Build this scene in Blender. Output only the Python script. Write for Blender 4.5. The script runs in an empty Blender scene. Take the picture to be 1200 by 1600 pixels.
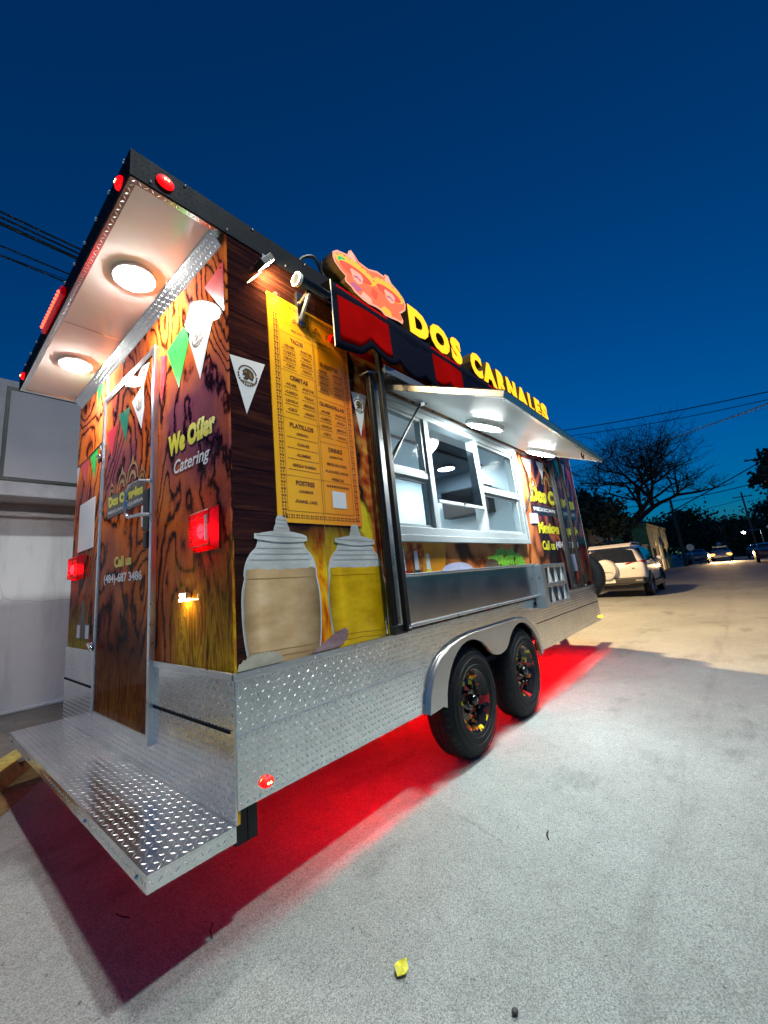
import bpy, bmesh, math, random
from mathutils import Vector, Matrix, noise as mnoise
R = math.radians
PI = math.pi
random.seed(7)
scn = bpy.context.scene
C = scn.collection

# ------------------------------------------------------------------ camera
cam_d = bpy.data.cameras.new('camera')
cam = bpy.data.objects.new('camera', cam_d)
C.objects.link(cam)
scn.camera = cam
cam_d.sensor_fit = 'VERTICAL'
cam_d.sensor_height = 36.0
cam_d.lens = 638.245 / 1600 * 36.0
cam_d.shift_x = 52.4 / 1600
cam_d.shift_y = -28.28 / 1600
cam_d.clip_start = 0.02
cam_d.clip_end = 2000
cam.location = (-0.8999, -1.5069, 1.2005)
cam.rotation_mode = 'XYZ'
cam.rotation_euler = (1.7818, 0.0843, -0.8133)

# ------------------------------------------------------------------ world, sun, exposure
SUN_EL, SUN_ROT = R(4.0), R(240)
world = bpy.data.worlds.new('World')
scn.world = world
world.use_nodes = True
wn = world.node_tree
wn.nodes.clear()
sky = wn.nodes.new('ShaderNodeTexSky')
sky.sky_type = 'NISHITA'
sky.sun_disc = False
sky.sun_elevation = SUN_EL
sky.sun_rotation = SUN_ROT
sky.air_density = 1.0
sky.dust_density = 0.0
sky.ozone_density = 8.0
tint = wn.nodes.new('ShaderNodeMix'); tint.data_type = 'RGBA'; tint.blend_type = 'MULTIPLY'
tint.inputs[0].default_value = 1.0
tint.inputs[7].default_value = (0.6, 1.10, 0.92, 1)
bg = wn.nodes.new('ShaderNodeBackground'); bg.inputs[1].default_value = 0.104
wo = wn.nodes.new('ShaderNodeOutputWorld')
wn.links.new(sky.outputs[0], tint.inputs[6])
wn.links.new(tint.outputs[2], bg.inputs[0])
wn.links.new(bg.outputs[0], wo.inputs[0])
sun_d = bpy.data.lights.new('sun', 'SUN')
sun_d.energy = 0.02
sun_d.angle = R(10)
sun_d.color = (0.75, 0.85, 1.0)
sun = bpy.data.objects.new('sun', sun_d)
C.objects.link(sun)
sun.rotation_euler = (R(70), 0, R(-40))
scn.view_settings.view_transform = 'Standard'
scn.view_settings.look = 'None'
scn.view_settings.exposure = 0.55
scn.view_settings.gamma = 1.0
scn.view_settings.use_curve_mapping = False
scn.render.engine = 'CYCLES'
scn.cycles.use_denoising = True
scn.cycles.max_bounces = 8
scn.cycles.transparent_max_bounces = 12
scn.cycles.sample_clamp_indirect = 6.0
scn.cycles.caustics_reflective = False
scn.cycles.caustics_refractive = False

# ------------------------------------------------------------------ materials
class NT:
    def __init__(s, name):
        s.m = bpy.data.materials.new(name); s.m.use_nodes = True
        s.t = s.m.node_tree; s.t.nodes.clear()
        s.out = s.t.nodes.new('ShaderNodeOutputMaterial')
    def n(s, typ, **kw):
        nd = s.t.nodes.new('ShaderNode' + typ)
        for k, v in kw.items():
            if k.startswith('_'):
                setattr(nd, k[1:], v)
        return nd
    def put(s, sock, v):
        if v is None: return
        if isinstance(v, bpy.types.NodeSocket): s.t.links.new(v, sock)
        elif isinstance(v, (tuple, list)) and sock.type == 'RGBA': sock.default_value = (v[0], v[1], v[2], 1)
        else: sock.default_value = v
    def coord(s, scale=(1, 1, 1), loc=(0, 0, 0), rot=(0, 0, 0), src='Object'):
        tc = s.n('TexCoord'); mp = s.n('Mapping')
        s.t.links.new(tc.outputs[src], mp.inputs[0])
        mp.inputs['Scale'].default_value = scale; mp.inputs['Location'].default_value = loc
        mp.inputs['Rotation'].default_value = rot
        return mp.outputs[0]
    def noise(s, vec, scale=5, detail=3, rough=.5, dist=0):
        nd = s.n('TexNoise'); s.put(nd.inputs['Vector'], vec)
        nd.inputs['Scale'].default_value = scale; nd.inputs['Detail'].default_value = detail
        nd.inputs['Roughness'].default_value = rough; nd.inputs['Distortion'].default_value = dist
        return nd
    def voro(s, vec, scale=5, feature='F1'):
        nd = s.n('TexVoronoi', _feature=feature); s.put(nd.inputs['Vector'], vec)
        nd.inputs['Scale'].default_value = scale
        return nd
    def math(s, op, a, b=0.0, clamp=False):
        nd = s.n('Math', _operation=op, _use_clamp=clamp)
        s.put(nd.inputs[0], a); s.put(nd.inputs[1], b)
        return nd.outputs[0]
    def ramp(s, fac, stops, interp='LINEAR'):
        nd = s.n('ValToRGB'); cr = nd.color_ramp; cr.interpolation = interp
        while len(cr.elements) < len(stops): cr.elements.new(.5)
        for e, (p, c) in zip(cr.elements, stops):
            e.position = p; e.color = (c[0], c[1], c[2], 1) if isinstance(c, (tuple, list)) else (c, c, c, 1)
        s.put(nd.inputs[0], fac)
        return nd.outputs[0]
    def mix(s, fac, a, b, blend='MIX'):
        nd = s.n('Mix', _data_type='RGBA', _blend_type=blend)
        s.put(nd.inputs[0], fac); s.put(nd.inputs[6], a); s.put(nd.inputs[7], b)
        return nd.outputs[2]
    def sep(s, vec):
        nd = s.n('SeparateXYZ'); s.put(nd.inputs[0], vec); return nd.outputs
    def band(s, x, lo, hi, soft):
        a = s.math('MULTIPLY', s.math('SUBTRACT', x, lo), 1 / soft, True)
        b = s.math('MULTIPLY', s.math('SUBTRACT', hi, x), 1 / soft, True)
        return s.math('MULTIPLY', a, b)
    def bump(s, h, strength=.3, dist=.01):
        nd = s.n('Bump'); nd.inputs['Strength'].default_value = strength
        nd.inputs['Distance'].default_value = dist; s.put(nd.inputs['Height'], h)
        return nd.outputs[0]
    def pbr(s, color, rough=.5, metal=0., coat=0., coatr=.04, normal=None, emit=None, estr=0., spec=.5, trans=0.):
        b = s.n('BsdfPrincipled')
        s.put(b.inputs['Base Color'], color); s.put(b.inputs['Roughness'], rough)
        s.put(b.inputs['Metallic'], metal); s.put(b.inputs['Coat Weight'], coat)
        s.put(b.inputs['Coat Roughness'], coatr); s.put(b.inputs['Specular IOR Level'], spec)
        s.put(b.inputs['Transmission Weight'], trans)
        if normal is not None: s.put(b.inputs['Normal'], normal)
        if emit is not None:
            s.put(b.inputs['Emission Color'], emit); s.put(b.inputs['Emission Strength'], estr)
        s.t.links.new(b.outputs[0], s.out.inputs[0])
        return s.m

def plain(name, col, rough=.5, metal=0., coat=0., var=.18, scale=6., bump=0., bscale=60., **kw):
    k = NT(name); v = k.coord()
    nz = k.noise(v, scale, 4, .6).outputs[0]
    f = k.ramp(nz, [(.25, 1 - var), (.75, 1 + var)])
    c = k.mix(1.0, col, f, 'MULTIPLY')
    rr = k.math('ADD', k.math('MULTIPLY', k.noise(v, scale * 2.3, 3).outputs[0], .16), rough - .08)
    nm = None
    if bump:
        nm = k.bump(k.noise(v, bscale, 3).outputs[0], bump, .01)
    return k.pbr(c, rr, metal, coat, normal=nm, **kw)

def glow(name, col, strength):
    k = NT(name)
    return k.pbr((.02, .02, .02) if strength > 0 else col, .5, emit=col, estr=strength)

M = {}
M['metal'] = plain('polished_aluminium', (.76, .77, .77), .21, 1., var=.16, scale=3, bump=.06, bscale=14)
M['tread'] = plain('raised_tread_metal', (.80, .80, .79), .34, 1., var=.06)
M['fendermetal'] = plain('satin_fender_metal', (.47, .45, .42), .36, .8, var=.1, scale=4)
M['steel'] = plain('brushed_steel', (.56, .545, .53), .20, 1., var=.12, scale=2)
M['trim'] = plain('aluminium_trim', (.72, .74, .76), .30, 1., var=.08, scale=8)
M['frame'] = plain('satin_aluminium_frame', (.24, .275, .29), .5, .0, spec=.2, var=.06)
M['darkplate'] = plain('dark_roof_plate', (.012, .014, .020), .6, 0, spec=.03, var=.25)
M['white'] = plain('white_panel', (.84, .82, .80), .18, 0, .5, var=.04, scale=2)
M['hatchwhite'] = plain('white_hatch_panel', (.72, .74, .74), .38, 0, .12, spec=.2, var=.04, scale=2)
M['inner'] = plain('white_interior_panel', (.54, .66, .72), .35, 0, var=.05, scale=1.5)
M['black'] = plain('black_powder_coat', (.007, .007, .008), .42, 0, spec=.3, var=.3)
M['blackplastic'] = plain('black_plastic', (.015, .015, .016), .45)
M['rubber'] = plain('tyre_rubber', (.009, .0098, .011), .66, 0, spec=.25, var=.35, scale=14, bump=.25, bscale=120)
M['chrome'] = plain('chrome', (.8, .8, .8), .10, 1., var=.05)
M['darkchrome'] = plain('dark_chrome', (.06, .06, .062), .25, 1.)
M['roof'] = plain('roof_sheet', (.45, .46, .48), .4, .8)
M['red_lens'] = plain('red_lens_plastic', (.42, .006, .012), .12, 0, .6, var=.1, emit=(1, .0, .005), estr=.14)
M['red_core'] = glow('red_lamp_core', (1, .35, .30), 130.0)
M['red_led'] = glow('red_led_dot', (1, .30, .08), 12.0)
M['red_glow'] = glow('red_marker_glow', (1, .0, .003), .9)
M['red_bulb'] = glow('red_bulb', (1, .05, .02), 5.0)
M['red_strip'] = glow('red_led_strip', (1.0, .0, .001), 320.0)
M['amber'] = glow('amber_marker', (1, .62, .02), 3.0)
M['lamp_white'] = glow('white_led_lens', (1.0, .98, .93), 230.0)
M['lamp_hatch'] = glow('cool_led_lens', (.93, 1.0, .98), 290.0)
M['lamp_in'] = glow('interior_led_lens', (.86, .97, 1.0), 190.0)
M['lamp_menu'] = glow('warm_flood_lens', (1.0, .74, .34), 700.0)
M['lamp_wall'] = glow('small_white_lamp', (1.0, .80, .42), 60.0)
M['yellow_face'] = glow('yellow_letter_face', (1.0, .48, .0), 1.3)
M['letter_side'] = plain('letter_return', (.10, .055, .012), .4)
M['yellow_print'] = plain('yellow_print', (.62, .56, .012), .35, coat=.3, var=.03)
M['white_print'] = plain('white_print', (.66, .66, .68), .35, coat=.3, var=.03)
M['red_print'] = plain('red_print', (.60, .012, .03), .3, coat=.5, var=.08)
M['green_print'] = plain('green_print', (.02, .42, .05), .3, coat=.5, var=.08)
M['deepgreen_print'] = plain('deep_green_print', (.008, .19, .10), .3, coat=.5, var=.08)
M['black_print'] = plain('black_print', (.012, .01, .012), .3, coat=.5)
M['brown_print'] = plain('brown_print', (.16, .045, .012), .35, coat=.3)
M['gold_print'] = plain('gold_print', (.34, .21, .06), .35, coat=.4)
M['emblem'] = plain('emblem_brown', (.045, .022, .008), .4, var=.5, scale=90)
M['emblem_gold'] = plain('emblem_gold', (.20, .12, .03), .4, var=.5, scale=90)
M['lilac_print'] = plain('lilac_print', (.42, .43, .62), .3, coat=.4)
M['lettuce_print'] = plain('lettuce_print', (.16, .42, .02), .35, var=.7, scale=45, coat=.3)
M['navy'] = plain('navy_canvas', (.005, .006, .016), .85, spec=.04, bump=.15, bscale=300)
M['redcanvas'] = None
M['plate'] = plain('licence_plate', (.7, .7, .66), .4)
M['cladding'] = plain('grey_cladding', (.035, .036, .038), .6)
M['yellowpaint'] = plain('worn_yellow_paint', (.60, .47, .10), .7, var=.45, scale=16, bump=.4, bscale=60)

def glass_mat(name, tint, gloss):
    k = NT(name)
    tr = k.n('BsdfTransparent'); k.put(tr.inputs[0], tint)
    gl = k.n('BsdfGlossy'); gl.inputs['Roughness'].default_value = .01
    k.put(gl.inputs[0], (1, 1, 1))
    mx = k.n('MixShader'); mx.inputs[0].default_value = gloss
    k.t.links.new(tr.outputs[0], mx.inputs[1])
    k.t.links.new(gl.outputs[0], mx.inputs[2]); k.t.links.new(mx.outputs[0], k.out.inputs[0])
    return k.m
def canvas(name, col):
    k = NT(name); v = k.coord(); c = k.mix(1.0, col, k.ramp(k.noise(v, 5, 3).outputs[0], [(.3, .85), (.7, 1.1)]), 'MULTIPLY')
    d = k.n('BsdfDiffuse'); k.put(d.inputs[0], c); tl = k.n('BsdfTranslucent'); k.put(tl.inputs[0], c); mx = k.n('MixShader'); mx.inputs[0].default_value = .45
    k.put(d.inputs['Normal'], k.bump(k.noise(v, 300, 2).outputs[0], .15, .004))
    k.t.links.new(d.outputs[0], mx.inputs[1]); k.t.links.new(tl.outputs[0], mx.inputs[2]); k.t.links.new(mx.outputs[0], k.out.inputs[0])
    return k.m
M['redcanvas'] = canvas('red_canvas', (.62, .006, .006))
M['glass'] = glass_mat('window_glass', (.90, .95, .97), .0008)
def lens_mat():
    k = NT('frosted_red_lens'); a = k.n('BsdfTransparent'); k.put(a.inputs[0], (.8, .002, .004)); b = k.n('BsdfTranslucent'); k.put(b.inputs[0], (.45, .001, .003)); g_ = k.n('BsdfGlossy'); g_.inputs['Roughness'].default_value = .08; k.put(g_.inputs[0], (.5, .5, .5))
    m1 = k.n('MixShader'); m1.inputs[0].default_value = .30; m2 = k.n('MixShader'); m2.inputs[0].default_value = .06
    k.t.links.new(a.outputs[0], m1.inputs[1]); k.t.links.new(b.outputs[0], m1.inputs[2]); k.t.links.new(m1.outputs[0], m2.inputs[1]); k.t.links.new(g_.outputs[0], m2.inputs[2]); k.t.links.new(m2.outputs[0], k.out.inputs[0])
    return k.m
M['red_clear'] = lens_mat()
M['red_back'] = plain('red_reflector', (.16, .002, .003), .4)
M['carglass'] = plain('dark_car_glass', (.012, .015, .018), .06, 0, .8)
M['darkpane'] = glass_mat('dark_tinted_pane', (.26, .29, .32), .006)

def swirl_wood(name, stops, scale=1.0, rings=26., purple=.6, flames=None, coat=.2, stains=None):
    """printed vinyl: carved wood growth lines round knots, plum stain patches"""
    k = NT(name); v = k.coord((1, 1, .62))
    w = k.noise(v, .9 * scale, 2, .5, .8).outputs[0]
    f = k.noise(v, 9 * scale, 5, .62).outputs[0]
    t = k.math('ADD', k.math('MULTIPLY', w, rings), k.math('MULTIPLY', f, 4.2))
    s = k.math('ADD', k.math('MULTIPLY', k.math('SINE', k.math('MULTIPLY', t, 2.2)), .5), .5)
    wid = k.math('ADD', .03, k.math('MULTIPLY', k.noise(k.coord((1, 1, 1), (7, 3, 1)), 5, 3).outputs[0], .44))
    s2 = k.math('DIVIDE', s, wid, True)
    fine = k.noise(k.coord((9, 9, 40)), 3, 4, .7).outputs[0]
    body = k.math('ADD', k.math('MULTIPLY', k.noise(v, 2.6, 4, .6).outputs[0], .75), k.math('ADD', k.math('MULTIPLY', fine, .25), k.math('MULTIPLY', s, .14)))
    c = k.mix(s2, (.016, .003, .002), k.ramp(body, stops))
    pm = k.ramp(k.noise(k.coord((1, 1, .8), (3.1, 1.7, .4)), 1.5, 3, .55).outputs[0], [(.47, 0), (.62, 1)])
    c = k.mix(k.math('MULTIPLY', pm, purple), c, k.mix(s2, (.006, .004, .010), (.060, .028, .060)))
    xyz = k.sep(k.coord())
    for (lo, hi, z0, z1, sft, col, amt) in (stains or ()):
        wb = k.math('MULTIPLY', k.math('SUBTRACT', k.noise(k.coord(), 3.2, 3).outputs[0], .5), .35)
        m = k.math('MULTIPLY', k.band(k.math('ADD', xyz[1], wb), lo, hi, sft), k.band(k.math('ADD', xyz[2], wb), z0, z1, sft))
        c = k.mix(k.math('MULTIPLY', m, amt), c, k.mix(s2, (.006, .002, .007), col))
    if flames:
        for (ax, lo, hi, z0, z1, col) in flames:
            fn = k.noise(k.coord((5, 5, 1.1)), 2.6, 4, .62, 1.6).outputs[0]
            strand = k.ramp(k.math('ABSOLUTE', k.math('SUBTRACT', fn, .5)), [(0.0, 1.0), (.06, .35), (.16, 0)])
            g = k.math('SUBTRACT', 1, k.math('MULTIPLY', k.math('SUBTRACT', xyz[2], z0), 1 / (z1 - z0), True))
            m = k.math('MULTIPLY', k.math('MULTIPLY', strand, g), k.band(xyz[ax], lo, hi, .12))
            wash = k.math('MULTIPLY', k.math('MULTIPLY', k.ramp(fn, [(.30, .15), (.58, .95)]), g), k.band(xyz[ax], lo, hi, .2))
            c = k.mix(k.math('MULTIPLY', wash, .75), c, (col[0] * .42, col[1] * .20, col[2] * .3))
            c = k.mix(m, c, col)
    return k.pbr(c, .45, 0, coat, .012, spec=.0)

M['wrap_rear'] = swirl_wood('printed_wood_wrap_rear',
    [(.28, (.10, .014, .004)), (.45, (.30, .048, .008)), (.60, (.54, .115, .018)), (.78, (.68, .20, .036))], 1.1, 54, .5,
    [(1, -.2, .60, .86, 1.45, (.80, .46, .012)), (1, 1.85, 2.6, .86, 1.25, (.50, .40, .02)), (1, .78, 1.7, .5, .95, (.50, .16, .02))],
    stains=[(-.1, .80, 1.66, 2.40, .22, (.085, .030, .085), .8), (.9, 1.75, 1.78, 2.36, .2, (.10, .035, .085), .7), (1.8, 2.5, 1.7, 2.2, .2, (.11, .045, .09), .6), (.6, 1.80, .3, 1.25, .3, (.055, .009, .004), .92), (-.2, .75, .8, 1.35, .25, (.12, .020, .006), .7)])

def wrap_side():
    k = NT('printed_wrap_side'); xyz = k.sep(k.coord())
    x, z = xyz[0], xyz[2]
    # dark planks with fine grain
    gr = k.noise(k.coord((1.1, 1, 16)), 2.4, 6, .65, .6).outputs[0]
    planks = k.ramp(gr, [(.25, (.006, .002, .002)), (.52, (.028, .008, .005)), (.78, (.085, .025, .010))])
    pf = k.math('FRACT', k.math('MULTIPLY', z, 5.2))
    seam = k.ramp(pf, [(0, .1), (.035, 1), (.96, 1), (1, .25)])
    planks = k.mix(1.0, planks, seam, 'MULTIPLY')
    # swirl wood
    v = k.coord((1, 1, .7))
    w = k.noise(v, 1.0, 2, .5, .7).outputs[0]
    t = k.math('ADD', k.math('MULTIPLY', w, 60), k.math('MULTIPLY', k.noise(v, 9, 3, .6).outputs[0], 2.2))
    s = k.math('ADD', k.math('MULTIPLY', k.math('SINE', t), .5), .5)
    tan = k.ramp(s, [(.02, (.09, .018, .005)), (.35, (.40, .11, .022)), (.9, (.58, .20, .055))])
    plum = k.ramp(s, [(.05, (.010, .003, .006)), (.5, (.085, .017, .014)), (.95, (.24, .055, .024))])
    sw = k.mix(k.ramp(k.math('ADD', x, k.math('MULTIPLY', w, 1.4)), [(.0, 0), (1, 1)]), tan, plum)
    mfront = k.math('MULTIPLY', k.math('SUBTRACT', k.math('ADD', x, k.math('MULTIPLY', k.noise(v, 1.6, 2).outputs[0], 1.2)), 3.75), 1.5, True)
    sw = k.mix(mfront, tan, plum)
    # roast meat print
    vo = k.voro(k.coord((1, 1, 1)), 16).outputs[0]
    mt = k.noise(k.coord(), 7, 5, .7, 1.2).outputs[0]
    meat = k.ramp(k.math('ADD', k.math('MULTIPLY', mt, .8), k.math('MULTIPLY', vo, .35)),
                  [(.28, (.030, .006, .004)), (.45, (.26, .03, .012)), (.58, (.46, .10, .02)), (.75, (.62, .30, .06))])
    # fire print
    fn = k.noise(k.coord((4.5, 1, 1.2)), 1.7, 4, .6, 1.4).outputs[0]
    fire = k.ramp(fn, [(.30, (.10, .018, .004)), (.40, (.52, .09, .004)), (.50, (.82, .30, .004)), (.62, (.88, .62, .02))])
    c = planks
    wob = k.math('MULTIPLY', k.math('SUBTRACT', k.noise(k.coord(), 4, 3).outputs[0], .5), .28)
    xw = k.math('ADD', x, wob)
    fz = k.math('MULTIPLY', k.math('SUBTRACT', 1.50, k.math('ADD', z, wob)), 4, True)
    c = k.mix(k.math('MULTIPLY', k.band(xw, .22, 1.12, .22), fz), c, fire)
    c = k.mix(k.band(xw, .84, 1.52, .05), c, meat)
    yl = k.math('MULTIPLY', k.band(k.math('ADD', xw, k.math('MULTIPLY', z, .25)), 1.14, 1.25, .03), k.math('MULTIPLY', k.math('SUBTRACT', 1.9, z), 5, True))
    c = k.mix(yl, c, (.62, .48, .02))
    c = k.mix(k.math('MULTIPLY', k.math('SUBTRACT', xw, 1.52), 30, True), c, sw)
    # table strip of produce low down
    prod = k.n('TexVoronoi', _feature='F1'); k.put(prod.inputs['Vector'], k.coord((1, 1, .35))); prod.inputs['Scale'].default_value = 9
    pc = k.ramp(k.sep(prod.outputs['Color'])[0], [(0, (.35, .02, .02)), (.25, (.36, .34, .02)), (.45, (.05, .03, .02)), (.65, (.30, .10, .04)), (.85, (.06, .10, .02)), (1, (.40, .30, .25))], 'CONSTANT')
    lowm = k.math('MULTIPLY', k.math('MULTIPLY', k.math('SUBTRACT', 1.0, z), 40, True), k.band(x, 1.0, 3.3, .02))
    c = k.mix(lowm, c, pc)
    return k.pbr(c, .45, 0, .6, .02, spec=.0)
M['wrap_side'] = wrap_side()

def asphalt():
    k = NT('worn_asphalt'); v = k.coord()
    agg = k.voro(v, 330).outputs[0]
    aggc = k.voro(v, 330); cell = k.sep(aggc.outputs['Color'])[0]
    big = k.noise(v, .55, 4, .6).outputs[0]
    mid = k.noise(v, 7, 5, .7).outputs[0]
    spk = k.noise(v, 150, 4, .75).outputs[0]
    base = k.ramp(k.math('ADD', k.math('MULTIPLY', cell, .45), k.math('MULTIPLY', spk, .6)),
                  [(.20, (.092, .099, .096)), (.50, (.226, .243, .236)), (.80, (.366, .390, .380))])
    base = k.mix(1.0, base, k.ramp(big, [(.3, .80), (.7, 1.16)]), 'MULTIPLY')
    base = k.mix(1.0, base, k.ramp(mid, [(.25, .86), (.5, 1.0), (.8, 1.08)]), 'MULTIPLY')
    pit = k.ramp(k.noise(v, 38, 3, .6).outputs[0], [(.28, .45), (.36, 1)])
    base = k.mix(1.0, base, pit, 'MULTIPLY')
    # tar stains and cracks
    st = k.ramp(k.noise(k.coord((1, 2.2, 1), (4, 2, 0)), .9, 5, .62).outputs[0], [(.57, 1), (.70, .62)])
    base = k.mix(1.0, base, st, 'MULTIPLY')
    wv = k.mix(.16, v, k.noise(v, 1.6, 6, .65).outputs['Color'])
    ce = k.voro(wv, .62, 'DISTANCE_TO_EDGE').outputs[0]
    crack = k.ramp(ce, [(0, .50), (.0016, .80), (.0035, 1)])
    cm = k.ramp(k.noise(v, 1.1, 3).outputs[0], [(.54, 0), (.66, .55)])
    base = k.mix(cm, base, k.mix(1.0, base, crack, 'MULTIPLY'))
    tyre = k.math('MULTIPLY', k.band(k.math('ADD', k.sep(v)[1], k.math('MULTIPLY', k.noise(k.coord((.25, 1, 1)), 1.4, 3).outputs[0], .5)), -.95, -.72, .09), k.ramp(k.noise(k.coord((.5, 4, 1)), 3, 5, .7).outputs[0], [(.40, 0), (.65, .32)]))
    base = k.mix(tyre, base, (.10, .10, .098))
    drip = k.ramp(k.voro(k.coord((1, 1, 1), (.3, .2, 0)), 1.7).outputs[0], [(.0, .7), (.02, .85), (.04, 1)])
    base = k.mix(1.0, base, drip, 'MULTIPLY')
    h = k.math('ADD', k.math('MULTIPLY', agg, -.5), k.math('ADD', k.math('MULTIPLY', spk, .7), k.math('MULTIPLY', mid, .9)))
    return k.pbr(base, .78, normal=k.bump(h, .55, .006), spec=.35)
M['asphalt'] = asphalt()

def concrete(name, c0, c1, sc=3.):
    k = NT(name); v = k.coord()
    n1 = k.noise(v, sc, 6, .65).outputs[0]; n2 = k.noise(v, 60, 3, .7).outputs[0]
    c = k.ramp(k.math('ADD', k.math('MULTIPLY', n1, .75), k.math('MULTIPLY', n2, .25)), [(.3, c0), (.7, c1)])
    drip = k.noise(k.coord((2.2, 2.2, .35)), 2.4, 5, .65).outputs[0]
    c = k.mix(1.0, c, k.ramp(drip, [(.30, .80), (.5, 1.0)]), 'MULTIPLY')
    crk = k.voro(k.mix(.12, v, k.noise(v, 3, 4).outputs['Color']), .8, 'DISTANCE_TO_EDGE').outputs[0]
    c = k.mix(1.0, c, k.ramp(crk, [(0, .68), (.004, 1)]), 'MULTIPLY')
    return k.pbr(c, .8, normal=k.bump(n2, .35, .005))
M['pavement'] = concrete('pavement_slab', (.16, .14, .12), (.32, .29, .25))
M['kerbside'] = concrete('kerb_side', (.08, .055, .03), (.26, .17, .05), 16)
M['stucco'] = concrete('white_stucco', (.74, .72, .72), (.82, .80, .80), 1.6)
M['yellowwall'] = concrete('yellow_wall', (.40, .33, .10), (.55, .46, .14), 2.)
M['greywall'] = concrete('grey_wall', (.20, .19, .17), (.30, .28, .25), 2.)
M['bark'] = plain('bark', (.030, .024, .018), .9, var=.4, scale=9)
M['wood_pole'] = plain('pole_wood', (.09, .075, .06), .85)

# ------------------------------------------------------------------ mesh building
class MB:
    def __init__(s): s.v = []; s.f = []
    def add(s, vs, fs):
        o = len(s.v); s.v += [tuple(v) for v in vs]; s.f += [tuple(i + o for i in f) for f in fs]; return s
    def box(s, a, b):
        x0, y0, z0 = a; x1, y1, z1 = b
        return s.add([(x0, y0, z0), (x1, y0, z0), (x1, y1, z0), (x0, y1, z0), (x0, y0, z1), (x1, y0, z1), (x1, y1, z1), (x0, y1, z1)],
                     [(3, 2, 1, 0), (4, 5, 6, 7), (0, 1, 5, 4), (1, 2, 6, 5), (2, 3, 7, 6), (3, 0, 4, 7)])
    def hexa(s, p):
        return s.add(p, [(3, 2, 1, 0), (4, 5, 6, 7), (0, 1, 5, 4), (1, 2, 6, 5), (2, 3, 7, 6), (3, 0, 4, 7)])
    def prism(s, poly, f0, f1):
        """poly: list of 2-D points; f0, f1 map a point to the two 3-D caps"""
        n = len(poly)
        return s.add([f0(*p) for p in poly] + [f1(*p) for p in poly],
                     [tuple(range(n))[::-1], tuple(range(n, 2 * n))] + [(i, (i + 1) % n, n + (i + 1) % n, n + i) for i in range(n)])
    def sheet(s, poly, f):
        return s.add([f(*p) for p in poly], [tuple(range(len(poly)))])
    def tube(s, pts, r, n=8, caps=True, r1=None):
        pts = [Vector(p) for p in pts]; m = len(pts); vs = []; fs = []
        up = Vector((0, 0, 1))
        for i, p in enumerate(pts):
            d = (pts[min(i + 1, m - 1)] - pts[max(i - 1, 0)]).normalized()
            a = d.cross(up if abs(d.z) < .95 else Vector((1, 0, 0))).normalized(); b = d.cross(a)
            rr = r if r1 is None else r + (r1 - r) * i / max(m - 1, 1)
            for k in range(n):
                t = 2 * PI * k / n; vs.append(p + (a * math.cos(t) + b * math.sin(t)) * rr)
        for i in range(m - 1):
            for k in range(n):
                fs.append((i * n + k, i * n + (k + 1) % n, (i + 1) * n + (k + 1) % n, (i + 1) * n + k))
        if caps: fs += [tuple(range(n))[::-1], tuple(range((m - 1) * n, m * n))]
        return s.add(vs, fs)
    def lathe(s, prof, n=32, f=lambda r, h, t: (r * math.cos(t), h, r * math.sin(t)), closed=False):
        vs = []; fs = []; m = len(prof)
        for k in range(n):
            t = 2 * PI * k / n
            for (r, h) in prof: vs.append(f(r, h, t))
        for k in range(n):
            for i in range(m if closed else m - 1):
                j = (i + 1) % m; k2 = (k + 1) % n
                fs.append((k * m + i, k2 * m + i, k2 * m + j, k * m + j))
        return s.add(vs, fs)
    def disc(s, c, u, w, r, n=24, rw=None):
        c, u, w = Vector(c), Vector(u), Vector(w); rw = rw or r
        return s.add([c + u * (r * math.cos(2 * PI * k / n)) + w * (rw * math.sin(2 * PI * k / n)) for k in range(n)], [tuple(range(n))])
    def ball(s, c, r, n=8, m=5, sc=(1, 1, 1)):
        c = Vector(c); vs = [c + Vector((0, 0, r * sc[2]))]; fs = []
        for i in range(1, m):
            a = PI * i / m
            for k in range(n):
                t = 2 * PI * k / n; vs.append(c + Vector((r * sc[0] * math.sin(a) * math.cos(t), r * sc[1] * math.sin(a) * math.sin(t), r * sc[2] * math.cos(a))))
        vs.append(c - Vector((0, 0, r * sc[2]))); b = len(vs) - 1
        for k in range(n): fs.append((0, 1 + k, 1 + (k + 1) % n))
        for i in range(m - 2):
            for k in range(n):
                fs.append((1 + i * n + k, 1 + (i + 1) * n + k, 1 + (i + 1) * n + (k + 1) % n, 1 + i * n + (k + 1) % n))
        for k in range(n): fs.append((b, 1 + (m - 2) * n + (k + 1) % n, 1 + (m - 2) * n + k))
        return s.add(vs, fs)

def obj(name, mb, m, parent=None, smooth=False, bevel=0., label=None, kind=None, segs=2):
    me = bpy.data.meshes.new(name); me.from_pydata(mb.v, [], mb.f); me.update()
    me.materials.append(M[m] if isinstance(m, str) else m)
    if not kind == 'stuff' or True:
        bm = bmesh.new(); bm.from_mesh(me)
        if kind != 'loose': bmesh.ops.recalc_face_normals(bm, faces=bm.faces)
        bm.to_mesh(me); bm.free()
    if smooth:
        for p in me.polygons: p.use_smooth = True
    o = bpy.data.objects.new(name, me); C.objects.link(o)
    if parent: o.parent = parent
    if bevel:
        b = o.modifiers.new('bevel', 'BEVEL'); b.width = bevel; b.segments = segs; b.limit_method = 'ANGLE'; b.angle_limit = R(35)
    if smooth == 'auto':
        for p in me.polygons: p.use_smooth = True
        e = o.modifiers.new('edges', 'EDGE_SPLIT'); e.split_angle = R(38)
    if label: o['label'] = label
    if kind in ('stuff', 'structure'): o['kind'] = kind
    return o
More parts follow.
